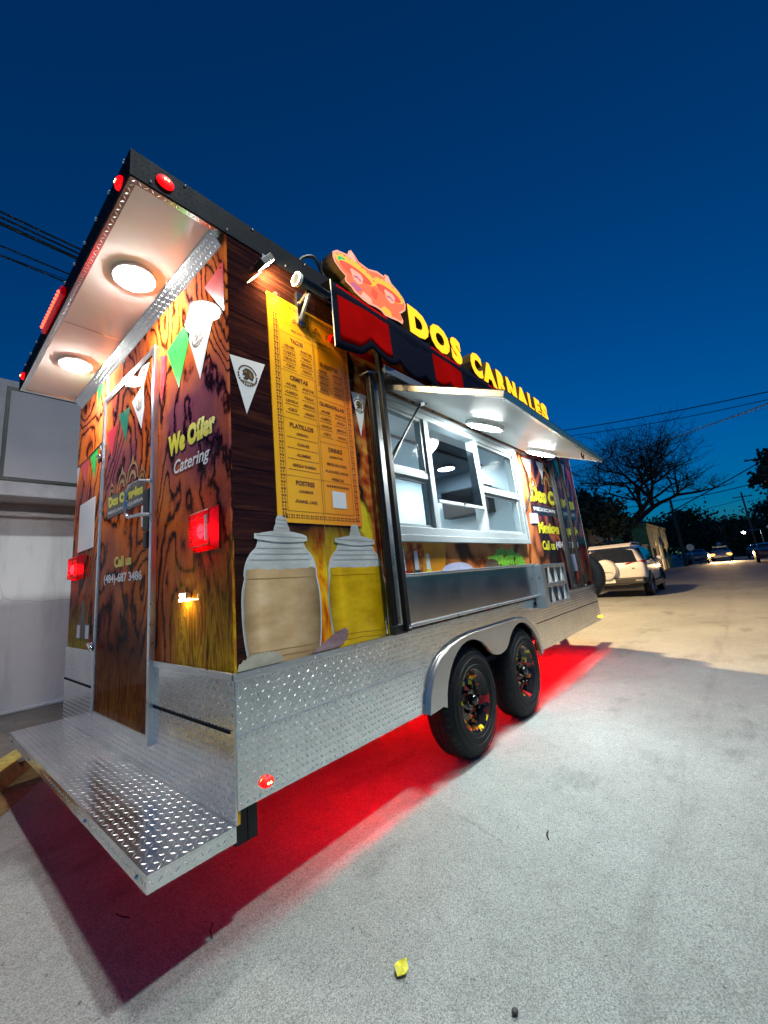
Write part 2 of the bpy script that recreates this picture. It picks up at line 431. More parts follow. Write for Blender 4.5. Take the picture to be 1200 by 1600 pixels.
def thing(name, label, cat, loc=(0, 0, 0), rz=0., group=None):
    o = bpy.data.objects.new(name, None); C.objects.link(o); o.location = loc; o.rotation_euler = (0, 0, rz)
    o.empty_display_size = .1
    return tag(o, label, cat, group)
def tag(o, label, cat, group=None):
    o['label'] = label; o['category'] = cat
    if group: o['group'] = group
    return o
def copy_tree(o, parent=None):
    c = o.copy(); C.objects.link(c); c.parent = parent
    for ch in list(o.children): copy_tree(ch, c)
    return c

def text_geo(s, bold=0., shear=0., spacing=1., ext=0.):
    cu = bpy.data.curves.new('t', 'FONT'); cu.body = s; cu.offset = bold; cu.shear = shear; cu.space_character = spacing
    cu.extrude = ext; cu.resolution_u = 3; cu.fill_mode = 'BOTH' if ext else 'FRONT'
    o = bpy.data.objects.new('t', cu)
    me = bpy.data.meshes.new_from_object(o)
    vs = [tuple(v.co) for v in me.vertices]; fs = [tuple(p.vertices) for p in me.polygons]
    bpy.data.objects.remove(o); bpy.data.meshes.remove(me); bpy.data.curves.remove(cu)
    x0 = min(v[0] for v in vs); x1 = max(v[0] for v in vs); y0 = min(v[1] for v in vs); y1 = max(v[1] for v in vs)
    return [((v[0] - x0) / (x1 - x0), (v[1] - y0) / (y1 - y0), v[2]) for v in vs], fs
def quad_map(q):
    """unit square -> quad BL, BR, TR, TL"""
    def f(u, v):
        return tuple(q[0][i] * (1 - u) * (1 - v) + q[1][i] * u * (1 - v) + q[2][i] * u * v + q[3][i] * (1 - u) * v for i in (0, 1))
    return f
def lettering(mb, s, quad, plane, bold=.03, shear=0., spacing=1.):
    vs, fs = text_geo(s, bold, shear, spacing); f = quad_map(quad)
    return mb.add([plane(*f(v[0], v[1])) for v in vs], fs)
def rect(x0, x1, z0, z1): return [(x0, z0), (x1, z0), (x1, z1), (x0, z1)]
def rear(off): return lambda y, z: (-off, y, z)
def side(off): return lambda x, z: (x, -off, z)

def lozenges(mb, u0, u1, v0, v1, f, pitch=.027, a=.0126, b=.0032, h=.0012, keep=None):
    """raised tread of diamond plate; f(u, v, h) -> point"""
    nu = int((u1 - u0) / pitch); nv = int((v1 - v0) / pitch)
    du = (u1 - u0) / max(nu, 1); dv = (v1 - v0) / max(nv, 1)
    for i in range(nu):
        for j in range(nv):
            u = u0 + (i + .5) * du; v = v0 + (j + .5) * dv
            if keep and not keep(u, v): continue
            t = PI / 4 if (i + j) % 2 else -PI / 4
            c, s = math.cos(t), math.sin(t)
            p = lambda x, y, z: f(u + x * c - y * s, v + x * s + y * c, z)
            mb.add([p(-a, 0, 0), p(0, -b, 0), p(a, 0, 0), p(0, b, 0), p(-a * .6, 0, h), p(a * .6, 0, h)],
                   [(0, 1, 4), (1, 2, 5), (1, 5, 4), (2, 3, 5), (3, 0, 4), (3, 4, 5)])
    return mb

# ------------------------------------------------------------------ setting: ground, pavement, kerb
g = MB()
g.add([(-300, -300, 0), (900, -300, 0), (900, 300, 0), (-300, 300, 0)], [(0, 1, 2, 3)])
obj('road', g, 'asphalt', kind='structure')
# pavement: footway in front of the white building, bounded by a kerb that bends behind the trailer
kerb_path = [(-4.0, -3.3), (-.36, 2.42), (-.10, 2.80), (.10, 2.98), (.40, 3.08), (1.0, 3.10), (30, 3.30)]
pv = MB()
top = [(x + .0, y + .14) for x, y in kerb_path]
pv.prism([(-9, -3.16)] + top + [(30, 4.6), (-9, 4.6)], lambda x, y: (x, y, -.05), lambda x, y: (x, y, .118))
pav = obj('pavement', pv, 'greywall', kind='structure')
slabs = 0
for i in range(9):
    for j in range(3):
        x0 = -1.4 + i * .62; y0 = 2.66 + j * .62
        if x0 < -.3 and y0 < 3.0 and i < 1: continue
        if x0 < .75 and y0 < 3.0 and x0 + .62 < .3: pass
        if y0 < 3.2 and x0 > -.2: continue
        s_ = MB().box((x0 + .004, y0 + .004, .10), (x0 + .616, y0 + .616, .126 + random.uniform(-.002, .003)))
        obj('paving_slab', s_, 'pavement', pav, bevel=.004, segs=1)
kb = MB()
def off(path, d):
    out = []
    for i, p in enumerate(path):
        a = Vector(path[max(i - 1, 0)]); b = Vector(path[min(i + 1, len(path) - 1)]); t = (b - a).normalized()
        out.append((p[0] - t.y * d, p[1] + t.x * d))
    return out
inner = off(kerb_path, .15)
n = len(kerb_path)
vs = []
for (x, y), (a, b) in zip(kerb_path, inner):
    vs += [(x, y, 0), (x + (a - x) * .12, y + (b - y) * .12, .125), (x + (a - x) * .2, y + (b - y) * .2, .135), (a, b, .135), (a, b, 0)]
kb.add(vs, [(i * 5 + k, i * 5 + 5 + k, i * 5 + 6 + k, i * 5 + 1 + k) for i in range(n - 1) for k in range(1, 4)])
kerb = obj('kerb', kb, 'yellowpaint', kind='structure')
obj('kerb_face', MB().add(vs, [(i * 5, i * 5 + 5, i * 5 + 6, i * 5 + 1) for i in range(n - 1)]), 'kerbside', kerb)
gt = MB()
go = off(kerb_path, -.20)
gt.add([(x, y, .004) for x, y in kerb_path] + [(x, y, .0045) for x, y in go], [(i, i + 1, n + i + 1, n + i) for i in range(n - 1)])
obj('gutter', gt, 'kerbside', kind='structure')

# ------------------------------------------------------------------ left: white building with sign box
bld = thing('white_building', 'white stucco building with a framed sign box behind the trailer', 'building', (0, 0, 0))
w_ = MB().box((-6, 4.50, .0), (9, 4.9, 3.66))
obj('wall', w_, 'stucco', bld)
obj('wall_base_bead', MB().tube([(-6, 4.49, .145), (9, 4.49, .145)], .022, 8), 'stucco', bld)
sb = obj('sign_box', MB().box((-.62, 4.00, 2.40), (4.2, 4.497, 3.72)), plain('shaded_sign_box', (.42, .40, .42), .6), bld, bevel=.01)  # white box above the lamps; its shade is mixed into this grey
fr = MB()
for a, b in (((-.345, 3.985, 2.565), (4.0, 3.999, 2.60)), ((-.345, 3.985, 3.60), (4.0, 3.999, 3.635)), ((-.345, 3.985, 2.60), (-.31, 3.999, 3.60))): fr.box(a, b)
obj('black_frame', fr, 'blackplastic', sb)
obj('sign_panel', MB().box((-.308, 3.990, 2.602), (3.98, 3.998, 3.598)), plain('shaded_sign_panel', (.36, .335, .37), .5, var=.1, scale=2), sb)  # white panel, dimmed in its colour like the box
obj('soffit_rail', MB().box((-6, 4.40, 2.26), (9, 4.497, 2.30)), 'stucco', bld)
obj('drain_pipe', MB().tube([(.62, 4.46, .15), (.62, 4.46, 2.38)], .035, 10), 'blackplastic', bld)
for z in (.9, 1.7, 2.2):
    obj('pipe_clamp', MB().box((.56, 4.42, z), (.68, 4.497, z + .04)), 'blackplastic', bld)

# ------------------------------------------------------------------ FOOD TRAILER
W, L = 2.418, 5.47
ZR, ZB, ZT, ZS, ZP, DC, DP = 3.05, 2.92, .864, .424, .377, .426, .314
T = thing('food_trailer', 'long printed food trailer with lit yellow roof letters and open serving hatch', 'food trailer')
WX0, WX1, WZ0, WZ1 = 1.07, 3.25, 1.455, 2.36      # window opening
sw = MB()
sw.box((.012, 0, ZS + .002), (1.20, .05, .789)); sw.box((3.17, 0, ZS + .002), (L, .05, .789)); sw.box((.012, 0, .7895), (WX0, .05, ZB)); sw.box((WX1, 0, .7895), (L, .05, ZB))
sw.box((WX0, 0, .79), (WX1, .05, WZ0)); sw.box((WX0, 0, WZ1), (WX1, .05, ZB))
obj('side_wall', sw, 'wrap_side', T, label='printed side wall with menu, drinks and wood pattern')
obj('rear_wall', MB().box((0, 0, ZP), (.012, W, ZB)), 'wrap_rear', T, label='rear wall printed with carved wood and pennants')
obj('front_wall', MB().box((L, 0, ZS), (L + .02, W, ZB)), 'white', T)
obj('far_side_wall', MB().box((.012, W - .05, ZS), (L, W, ZB)), 'wrap_side', T)
inr = MB()
inr.box((.3, W - .075, .5), (L - .05, W - .051, 2.86)); inr.box((L - .05, .06, .5), (L - .02, W - .08, 2.86)); inr.box((.02, .06, .5), (.05, W - .08, 2.86))
obj('interior_wall', inr, 'inner', T)
obj('interior_ceiling', MB().box((.02, .05, 2.862), (L - .02, W - .05, 2.90)), 'inner', T)
obj('floor', MB().box((.012, .055, .51), (L, W - .055, .55)), 'darkplate', T)
for x, y in ((1.9, .36), (3.4, .36), (4.85, 1.62)):
    a = MB().lathe([(0, 0), (.14, 0), (.16, .02), (.16, .035)], 24, lambda r, h, t, x=x, y=y: (x + r * math.cos(t), y + r * math.sin(t), 2.825 + h))
    il = obj('interior_lamp', a, 'white', T)
    obj('lens', MB().disc((x, y, 2.823), (1, 0, 0), (0, -1, 0), .13), 'lamp_in', il)
obj('dark_corner_box', MB().box((5.15, 1.15, 2.08), (5.40, 1.95, 2.52)), 'blackplastic', T, bevel=.01)  # black box added to darken the corner behind the middle pane
# fittings seen through the window
obj('wall_box', MB().box((2.35, W - .14, 1.75), (2.75, W - .078, 1.98)), 'white', T, bevel=.01)
obj('wall_notice', MB().box((1.95, W - .09, 1.72), (2.10, W - .078, 1.98)), 'white_print', T)
obj('interior_door', MB().box((3.9, W - .10, .6), (4.5, W - .078, 2.2)), 'inner', T)
obj('interior_counter', MB().box((1.2, .10, 1.30), (4.9, .55, 1.34)), 'steel', T)
for x0, x1, z0, z1 in ((1.62, 1.78, 1.95, 2.17), (2.86, 2.98, 1.70, 1.90), (3.25, 3.42, 1.72, 1.95)): obj('wall_notice', MB().box((x0, W - .088, z0), (x1, W - .078, z1)), 'white_print', T)
obj('wall_conduit', MB().tube([(2.55, W - .09, 1.98), (2.55, W - .09, 2.86)], .012, 8), 'frame', T)
obj('ceiling_batten', MB().box((.1, 1.20, 2.845), (5.3, 1.24, 2.8615)), 'frame', T)
obj('wall_switch', MB().box((1.55, W - .09, 1.62), (1.62, W - .078, 1.78)), 'frame', T)

# roof slab, its dark plated edge, canopy ceiling over the step
obj('roof', MB().box((-DC + .006, .006, ZB + .045), (L + .05, W - .006, ZR - .004)), 'roof', T)
rb = MB()
rb.box((-DC, -.006, ZB), (L + .055, .0055, ZR)); rb.box((-DC - .006, -.006, ZB), (-DC, W + .006, ZR)); rb.box((-DC, W - .0055, ZB), (L + .055, W + .006, ZR))
band = obj('roof_band', rb, 'darkplate', T, label='dark diamond plate edge band round the roof')
tr = MB()
lozenges(tr, -DC, L + .05, ZB + .005, ZR - .005, lambda u, v, h: (u, -.006 - h * .5, v))
lozenges(tr, 0, W, ZB + .005, ZR - .005, lambda u, v, h: (-DC - .006 - h, u, v))
obj('tread_pattern', tr, 'darkplate', band, kind='stuff')
def rivet_row(parent, pts, r=.006):
    for p in pts: 
        obj('rivet', MB().ball(p, r, 6, 4), 'trim', parent, smooth=True)
rivet_row(band, [(-.35 + i * .36, -.009, ZB + .018) for i in range(16)] + [(-.2 + i * .36, -.009, ZR - .016) for i in range(6)])
for i in range(13):
    obj('bolt', MB().ball((-DC - .012, .05 + i * .19, ZR - .025), .009, 6, 4), 'trim', band)
ceil = obj('canopy_ceiling', MB().box((-DC + .03, .03, ZB + .012), (.0, W - .03, ZB + .03)), 'white', T, label='white glossy ceiling panel over the rear step')
obj('panel_seam', MB().box((-DC + .035, 1.245, ZB + .0105), (-.045, 1.249, ZB + .0125)), 'steel', ceil)
bd = MB()
bd.box((-DC, .0056, ZB), (-DC + .03, W - .0056, ZB + .03)); bd.box((-DC + .03, .0056, ZB), (0, .03, ZB + .03)); bd.box((-DC + .03, W - .03, ZB), (0, W - .0056, ZB + .03))
bord = obj('ceiling_border', bd, 'metal', T)
obj('inner_border', MB().hexa([(-.055, .03, ZB + .002), (0, .03, ZB - .055), (0, W - .03, ZB - .055), (-.055, W - .03, ZB + .002),
                               (-.055, .03, ZB + .011), (-.0, .03, ZB + .011), (0, W - .03, ZB + .011), (-.055, W - .03, ZB + .011)]), 'metal', bord)
tr = MB()
lozenges(tr, -DC + .004, -.0, .004, .030, lambda u, v, h: (u, v, ZB - h), .026)
lozenges(tr, -DC + .002, -DC + .03, .03, W - .03, lambda u, v, h: (u, v, ZB - h), .026)
lozenges(tr, .03, W - .03, .0, .075, lambda u, v, h: (-.055 + .055 * v / .075 - h * .7, u, ZB + .002 - .057 * v / .075 - h * .7), .024)
obj('tread_pattern', tr, 'tread', bord, kind='stuff')
for y in (.585, 1.735):
    hs = MB().lathe([(.0, .0), (.104, 0), (.112, -.008), (.106, -.020), (.091, -.021)], 40, lambda r, h, t, y=y: (-.205 + r * math.cos(t), y + r * math.sin(t), ZB + .0115 + h))
    dl = obj('downlight', hs, 'white', T, smooth='auto')
    obj('lens', MB().lathe([(.0, -.031), (.083, -.031), (.0895, -.028), (.091, -.0212)], 40, lambda r, h, t, y=y: (-.205 + r * math.cos(t), y + r * math.sin(t), ZB + .0115 + h)), 'lamp_white', dl)

# rear step platform
pf = MB().box((-DP, 0, ZP - .006), (-.0065, W, ZP)); pf.box((-DP, 0, ZP - .05), (-DP + .006, W, ZP - .0062)); pf.box((-DP + .0062, 0, ZP - .05), (-.0065, .006, ZP - .0062)); pf.box((-DP + .0062, W - .006, ZP - .05), (-.0065, W, ZP - .0062))
plat = obj('step_platform', pf, 'metal', T, label='diamond plate step platform across the rear')
tr = MB()
lozenges(tr, -DP + .004, -.01, .004, W - .004, lambda u, v, h: (u, v, ZP + h), .0265)
lozenges(tr, .0, W, ZP - .05, ZP - .001, lambda u, v, h: (-DP - h, u, v), .0255)
lozenges(tr, -DP, -.01, ZP - .05, ZP - .001, lambda u, v, h: (u, -h, v), .0255)
obj('tread_pattern', tr, 'tread', plat, kind='stuff')
obj('step_seam', MB().box((-DP + .002, 1.72, ZP + .0002), (-.012, 1.726, ZP + .003)), 'trim', plat)
for y in (.12, 2.3):
    obj('step_bracket', MB().box((-.26, y, ZP - .09), (-.0, y + .05, ZP - .0065)), 'black', plat)
for i in range(5):
    obj('bolt', MB().ball((-DP - .001, .08 + i * .55, ZP - .030), .007, 6, 4), 'steel', plat)

# diamond plate below the print: rear, side
DY0, DY1, DZ0, DZ1 = .745, 1.665, .505, 2.665      # door outer frame
rs = MB()
rs.box((-.006, 0, ZP - .0), (-.0, DY0, ZT)); rs.box((-.006, DY1, ZP), (0, W, ZT)); rs.box((-.006, DY0, ZP), (0, DY1, DZ0))
rsk = obj('rear_skirt', rs, 'metal', T, label='diamond plate lower panel on the rear wall')
tr = MB()
inside = lambda y, z: DY0 - .01 < y < DY1 + .01 and z > DZ0 - .01
lozenges(tr, .0, W, ZP + .004, ZT, lambda u, v, h: (-.006 - h, u, v), .0265, keep=lambda y, z: not inside(y, z))
obj('tread_pattern', tr, 'tread', rsk, kind='stuff')
for (a, b, z) in ((.03, DY0, .675), (DY1, W, .66)):
    obj('fold_line', MB().box((-.010, a, z), (-.0065, b, z + .012)), 'darkplate', rsk)
for (a, b) in ((-.012, DY0), (DY1, W)):
    tm = obj('trim_strip', MB().box((-.012, a, ZT), (-.0005, b, ZT + .028)), 'trim', T, bevel=.002)
    rivet_row(tm, [(-.013, a + .08 + i * .2, ZT + .014) for i in range(int((b - a) / .2))], .004)
# fender outline (X, Z)
fo = [(1.21, .42), (1.235, .52), (1.30, .625), (1.40, .70), (1.53, .75), (1.68, .778), (1.85, .79), (2.1, .79), (2.4, .79), (2.6, .789), (2.78, .782), (2.92, .752), (3.04, .69), (3.11, .60), (3.145, .51), (3.155, .42)]
X1, X2, TR_, YT = 1.802, 2.703, .35, -.027
def arch(cx, a0, a1, r, n=10): return [(cx + r * math.cos(a0 + (a1 - a0) * i / n), .35 + r * math.sin(a0 + (a1 - a0) * i / n)) for i in range(n + 1)]
ra = .388
fi = [(X1 - ra - .035, .42)] + arch(X1, R(172), R(42), ra, 12) + [(X1 + ra * .86, .585), (2.19, .572), (2.2525, .566), (2.315, .572), (X2 - ra * .86, .585)] + arch(X2, R(138), R(8), ra, 12) + [(X2 + ra + .0, .42)]
sk = MB()
skp = [(0, ZS), (1.21, ZS)] + fo[1:-1] + [(3.155, ZS), (L, ZS), (L, ZT), (0, ZT)]
sk.prism(skp, side(.0), side(.006))
skirt = obj('side_skirt', sk, 'metal', T, label='diamond plate skirt along the trailer side')
def in_fender(x, z):
    if not 1.2 < x < 3.165: return False
    for i in range(len(fo) - 1):
        if fo[i][0] <= x <= fo[i + 1][0]:
            t = (x - fo[i][0]) / (fo[i + 1][0] - fo[i][0]); return z < fo[i][1] + t * (fo[i + 1][1] - fo[i][1]) + .015
    return True
tr = MB()
lozenges(tr, .0, 3.2, ZS + .003, ZT, lambda u, v, h: (u, -.006 - h, v), .0265, keep=lambda x, z: not in_fender(x, z))
lozenges(tr, 3.2, L, ZS + .003, ZT, lambda u, v, h: (u, -.006 - h, v), .0265, h=.0009, b=.003)
obj('tread_pattern', tr, 'tread', skirt, kind='stuff')
obj('fold_line', MB().box((.0, -.0095, .665), (1.22, -.0062, .671)), 'trim', skirt)
obj('fold_line', MB().box((3.17, -.0095, .665), (L, -.0062, .671)), 'darkplate', skirt)
tm = obj('trim_strip', MB().box((-.012, -.014, ZT), (L, -.0005, ZT + .026)), 'trim', T, bevel=.002)
rivet_row(tm, [(.1 + i * .3, -.015, ZT + .013) for i in range(17)], .004)
# fender: bead, return and face plate
def shrink(p, k): return [(x + (2.12 - x) * k * .5, z - k * .35 * (.5 if z < .45 else 1)) for x, z in p]
fn = MB()
rings = [(fo, .006), (shrink(fo, .008), .015), (shrink(fo, .018), .021), (shrink(fo, .024), .022), (shrink(fo, .030), .027), (shrink(fo, .040), .034), (shrink(fo, .050), .037)]
n = len(fo); vs = []
for p, y in rings: vs += [(x, -y, z) for x, z in p]
fn.add(vs, [(r * n + i, r * n + i + 1, r * n + n + i + 1, r * n + n + i) for r in range(len(rings) - 1) for i in range(n - 1)])
outer = shrink(fo, .050)
fn.add([(x, -.037, z) for x, z in outer + fi[::-1]], [tuple(range(len(outer) + len(fi)))])
m_ = len(fi)
fn.add([(x, -.037, z) for x, z in fi] + [(x, -.015, z) for x, z in fi], [(i, i + 1, m_ + i + 1, m_ + i) for i in range(m_ - 1)])
obj('fender', fn, 'fendermetal', T, smooth='auto', label='smooth polished tandem fender over the two wheels')
obj('wheel_well', MB().box((1.25, .24, .44), (2.99, .26, .80)).box((1.25, .0, .80), (2.99, .26, .83)).box((1.22, .0, .44), (1.25, .26, .80)).box((2.99, .0, .44), (3.02, .26, .80)), 'black', T)

# wheels
def rim_mat():
    k = NT('printed_black_rim'); v = k.coord()
    vo = k.voro(k.coord(), 22); col = k.sep(vo.outputs['Color'])
    nz = k.noise(v, 9, 4, .6, 1.5).outputs[0]
    pat = k.ramp(col[0], [(0, (.010, .008, .008)), (.45, (.50, .02, .02)), (.58, (.07, .015, .01)), (.70, (.85, .60, .02)), (.82, (.70, .20, .02)), (.9, (.012, .01, .01))], 'CONSTANT')
    c = k.mix(k.ramp(nz, [(.42, 0), (.47, 1)]), (.008, .008, .009), pat)
    return k.pbr(c, .25, 0, .3, spec=.2)
M['rim'] = rim_mat()
def make_wheel(x):
    wl = obj('wheel', MB().lathe([(.0, .035), (.05, .035), (.055, .045), (.12, .050), (.135, .060), (.150, .062), (.168, .035), (.185, .006), (.196, .0), (.198, .012), (.190, .02), (.19, .17)], 48,
             lambda r, h, t: (r * math.cos(t), h, r * math.sin(t))), 'rim', T, smooth='auto', label='black wheel rim with red and yellow print')
    wl.location = (x, YT + .006, .35)
    ty = MB(); nseg = 144
    prof = [(.192, .012), (.200, -.002), (.215, -.006), (.245, -.010), (.275, -.008), (.300, -.002), (.322, .008), (.335, .018), (.346, .030), (.349, .040), (.3495, .056), (.342, .058), (.342, .064), (.35, .066), (.35, .090), (.342, .092), (.342, .098), (.35, .10), (.35, .124), (.342, .126), (.342, .132), (.3495, .134), (.348, .158), (.335, .175), (.30, .195), (.25, .20), (.2, .19)]
    def tf(r, h, t):
        i = int(round(t / (2 * PI) * nseg))
        if .014 < h < .045 and i % 3 == 0: r -= .009
        if r > .345 and i % 2: r -= .0012
        if r > .345: h += .0035 * (1 if i % 4 < 2 else -1) * (0 if h < .05 or h > .15 else 1)
        return (r * math.cos(t), h, r * math.sin(t))
    ty.lathe(prof, nseg, tf)
    obj('tyre', ty, 'rubber', wl, smooth='auto')
    rib = MB()
    for r in (.222, .262, .312): rib.lathe([(r - .0022, -.0052 - .004), (r, -.013 if r < .3 else -.006), (r + .0022, -.0052 - .004)], 72)
    obj('sidewall_rib', rib, 'rubber', wl)
    obj('hub_cap', MB().lathe([(.0, -.008), (.022, -.008), (.030, -.002), (.034, .012), (.034, .045)], 24), 'darkchrome', wl, smooth='auto')
    for k in range(8):
        t = 2 * PI * k / 8
        obj('lug_nut', MB().lathe([(0, .012), (.008, .012), (.011, .018), (.011, .05)], 6, lambda r, h, a, t=t: (.085 * math.cos(t) + r * math.cos(a), h, .085 * math.sin(t) + r * math.sin(a))), 'darkchrome', wl)
    return wl
wheel0 = make_wheel(X1)
wheel1 = copy_tree(wheel0, T); wheel1.location.x = X2; wheel1.rotation_euler.y = R(77)
for x, a in ((X1, 30), (X2, 100)):
    wq = copy_tree(wheel0, T); wq.location = (x, W - YT - .006, .35); wq.rotation_euler = (0, R(a), PI)
obj('axle', MB().tube([(X1, .15, .35), (X1, W - .15, .35)], .04, 10), 'black', T)
obj('axle', MB().tube([(X2, .15, .35), (X2, W - .15, .35)], .04, 10), 'black', T)
ch = MB()
for y in (.45, W - .45): ch.box((.06, y - .04, .40), (L + .9, y + .04, .5095))
obj('chassis_rail', ch, 'black', T)
obj('stabiliser_leg', MB().box((.055, .02, .30), (.095, .075, .5095)), 'black', T)
obj('stabiliser_leg', MB().box((.055, W - .075, .30), (.095, W - .02, .5095)), 'black', T)
for y in (.053, W - .063):
    for x0, x1 in ((.60, 1.20), (3.18, L - .1)): obj('red_led_strip', MB().box((x0, y, .499), (x1, y + .010, .5095)), 'red_strip', T)
obj('red_led_strip', MB().box((2.0, 1.1, .497), (L - .2, 1.112, .5095)), 'red_strip', T)
obj('rear_crossmember', MB().box((.005, .022, .30), (.052, W - .055, .4235)).box((.014, .055, .4237), (.052, W - .055, .5095)), 'black', T)  # added, its depth shaped to hold red strip light off the step
# front: tongue, storage box, spare wheel
obj('tongue', MB().hexa([(L, .6, .36), (L + 1.5, 1.17, .36), (L + 1.5, 1.25, .36), (L, .72, .36), (L, .6, .44), (L + 1.5, 1.17, .44), (L + 1.5, 1.25, .44), (L, .72, .44)]), 'black', T)
obj('tongue', MB().hexa([(L, 1.7, .36), (L + 1.5, 1.17, .362), (L + 1.5, 1.25, .362), (L, 1.82, .36), (L, 1.7, .44), (L + 1.5, 1.17, .442), (L + 1.5, 1.25, .442), (L, 1.82, .44)]), 'black', T)
obj('tongue_box', MB().box((L + .06, .5, .445), (L + .6, 1.9, 1.5)), 'black', T, bevel=.02)
sp = copy_tree(wheel0, T); sp.name = 'spare_wheel'; sp.location = (L + .19, .22, 1.00); sp.rotation_euler = (0, 0, R(90)); sp['label'] = 'black spare wheel on the front wall'

# marker lamps
def oval_lamp(parent, c, u, w, nrm, a=.042, b=.026, led=True):
    c, u, w, nrm = Vector(c), Vector(u), Vector(w), Vector(nrm); mb = MB()
    prof = [(1.12, .0), (1.1, .010), (.95, .014), (.6, .020), (0, .022)]
    mb.lathe(prof, 24, lambda r, h, t: c + u * (a * r * math.cos(t)) + w * (b * r * math.sin(t)) + nrm * h)
    o = obj('marker_lamp', mb, 'red_glow', parent, smooth='auto')
    for s in (-.22, .22):
        obj('led', MB().ball(c + u * (a * s) + nrm * .0205, .005, 8, 5), 'red_led', o)
    return o
oval_lamp(T, (-.290, -.009, 2.978), (1, 0, 0), (0, 0, 1), (0, -1, 0), .034, .027)
oval_lamp(T, (.123, -.008, .476), (1, 0, 0), (0, 0, 1), (0, -1, 0), .026, .018)
for y in (.10, 2.21):
    oval_lamp(T, (-DC - .008, y, 2.955), (0, 1, 0), (0, 0, 1), (-1, 0, 0), .028, .026)
am = obj('amber_marker', MB().box((L - .06, -.03, .455), (L - .01, -.0065, .485)), 'amber', T, bevel=.004)
br = obj('brake_light_bar', MB().box((-DC - .035, .99, 2.935), (-DC - .006, 1.48, 2.995)), 'red_lens', T, bevel=.008)
for i in range(12):
    obj('led', MB().ball((-DC - .036, 1.02 + i * .039, 2.965), .010, 8, 5), 'red_bulb', br)
# tail lamps
for (y0, y1, cy, label) in ((.085, .305, .215, 'glowing red tail lamp beside the white lamp'), (2.06, 2.36, 2.30, 'glowing red tail lamp on the left rear edge')):
    z0, z1 = 1.385, 1.575
    tl = obj('tail_lamp', MB().box((-.006, y0, z0), (-.0005, y1, z1)), 'red_back', T, label=label)
    sh = MB(); ym = (y0 + y1) / 2; b_ = .02
    ring0 = [(-.002, y0, z0), (-.002, y1, z0), (-.002, y1, z1), (-.002, y0, z1)]; ring1 = [(-.042, y0 + b_, z0 + b_), (-.042, y1 - b_, z0 + b_), (-.042, y1 - b_, z1 - b_), (-.042, y0 + b_, z1 - b_)]
    sh.add(ring0 + ring1, [(0, 1, 5, 4), (1, 2, 6, 5), (2, 3, 7, 6), (3, 0, 4, 7), (4, 5, 6, 7)])
    obj('clear_lens', sh, 'red_clear', tl, bevel=.006)
    fr_ = MB().tube([(-.042, y0 + b_, z0 + b_), (-.042, y1 - b_, z0 + b_), (-.042, y1 - b_, z1 - b_), (-.042, y0 + b_, z1 - b_), (-.042, y0 + b_, z0 + b_)], .004, 6)
    obj('lens_rim', fr_, 'red_back', tl)
    obj('lamp_core', MB().ball((-.024, cy, 1.475), .026, 16, 8, (.5, .85, 1.35)), 'red_core', tl, smooth=True)
    for q in range(4): obj('lens_rib', MB().box((-.0435, y0 + b_ + .004, z0 + .045 + q * .033), (-.0418, y1 - b_ - .004, z0 + .048 + q * .033)), 'red_back', tl)
    if y0 < 1: obj('reflector', MB().box((-.0455, y0 + .032, z0 + .04), (-.0425, y0 + .055, z1 - .04)), 'trim', tl)
wl_ = obj('licence_lamp', MB().box((-.03, .350, 1.185), (-.0005, .41, 1.215)), 'trim', T, bevel=.005)
obj('lens', MB().box((-.036, .356, 1.176), (-.006, .404, 1.1845)).box((-.034, .360, 1.190), (-.0305, .40, 1.209)), 'lamp_wall', wl_)

# rear door
dr = obj('door', MB().box((-.020, DY0 + .03, DZ0 + .03), (-.0005, DY1 - .03, DZ1 - .03)), 'wrap_rear', T, label='rear entry door printed like the wall')
fr = MB()
fr.box((-.032, DY0, DZ0), (-.0005, DY0 + .030, DZ1)); fr.box((-.032, DY1 - .03, DZ0), (-.0005, DY1, DZ1))
fr.box((-.030, DY0 + .0302, DZ0), (-.0005, DY1 - .0302, DZ0 + .030)); fr.box((-.030, DY0 + .0302, DZ1 - .03), (-.0005, DY1 - .0302, DZ1))
obj('frame', fr, 'trim', dr, bevel=.003)
obj('frame_bead', MB().box((-.027, DY0 + .031, DZ0 + .0305), (-.0205, DY0 + .042, DZ1 - .031)).box((-.027, DY1 - .042, DZ0 + .0305), (-.0205, DY1 - .031, DZ1 - .031)).box((-.0265, DY0 + .0425, DZ0 + .0305), (-.0205, DY1 - .0425, DZ0 + .041)).box((-.0265, DY0 + .0425, DZ1 - .042), (-.0205, DY1 - .0425, DZ1 - .031)), 'trim', dr)
hp = [(-.033, .762, 1.835), (-.075, .80, 1.838), (-.085, .93, 1.835), (-.087, .968, 1.81), (-.087, .972, 1.75), (-.087, .968, 1.68), (-.085, .93, 1.655), (-.075, .80, 1.648), (-.033, .762, 1.645)]
obj('grab_handle', MB().tube(hp, .010, 8), 'trim', dr, smooth='auto')
obj('lock_plate', MB().box((-.034, .785, 1.57), (-.0205, .865, 1.80)), 'blackplastic', dr, bevel=.004)
obj('latch', MB().box((-.040, .79, 1.47), (-.0205, .84, 1.56)), 'blackplastic', dr, bevel=.006)
obj('sticker', MB().box((-.0225, .87, 1.60), (-.0205, .915, 1.72)), 'white_print', dr)
for z in (2.21, .925):
    hg = obj('hinge', MB().box((-.045, DY1 - .03, z - .03), (-.0325, DY1 + .03, z + .03)), 'chrome' if z < 1 else 'blackplastic', dr, bevel=.006)
    obj('hinge_pin', MB().tube([(-.055, DY1 - .055, z - .005), (-.048, DY1 + .03, z + .02)], .012, 8), 'chrome', hg)
    obj('hinge_cap', MB().ball((-.055, DY1 - .055, z - .005), .016, 8, 6), 'chrome', hg, smooth=True)

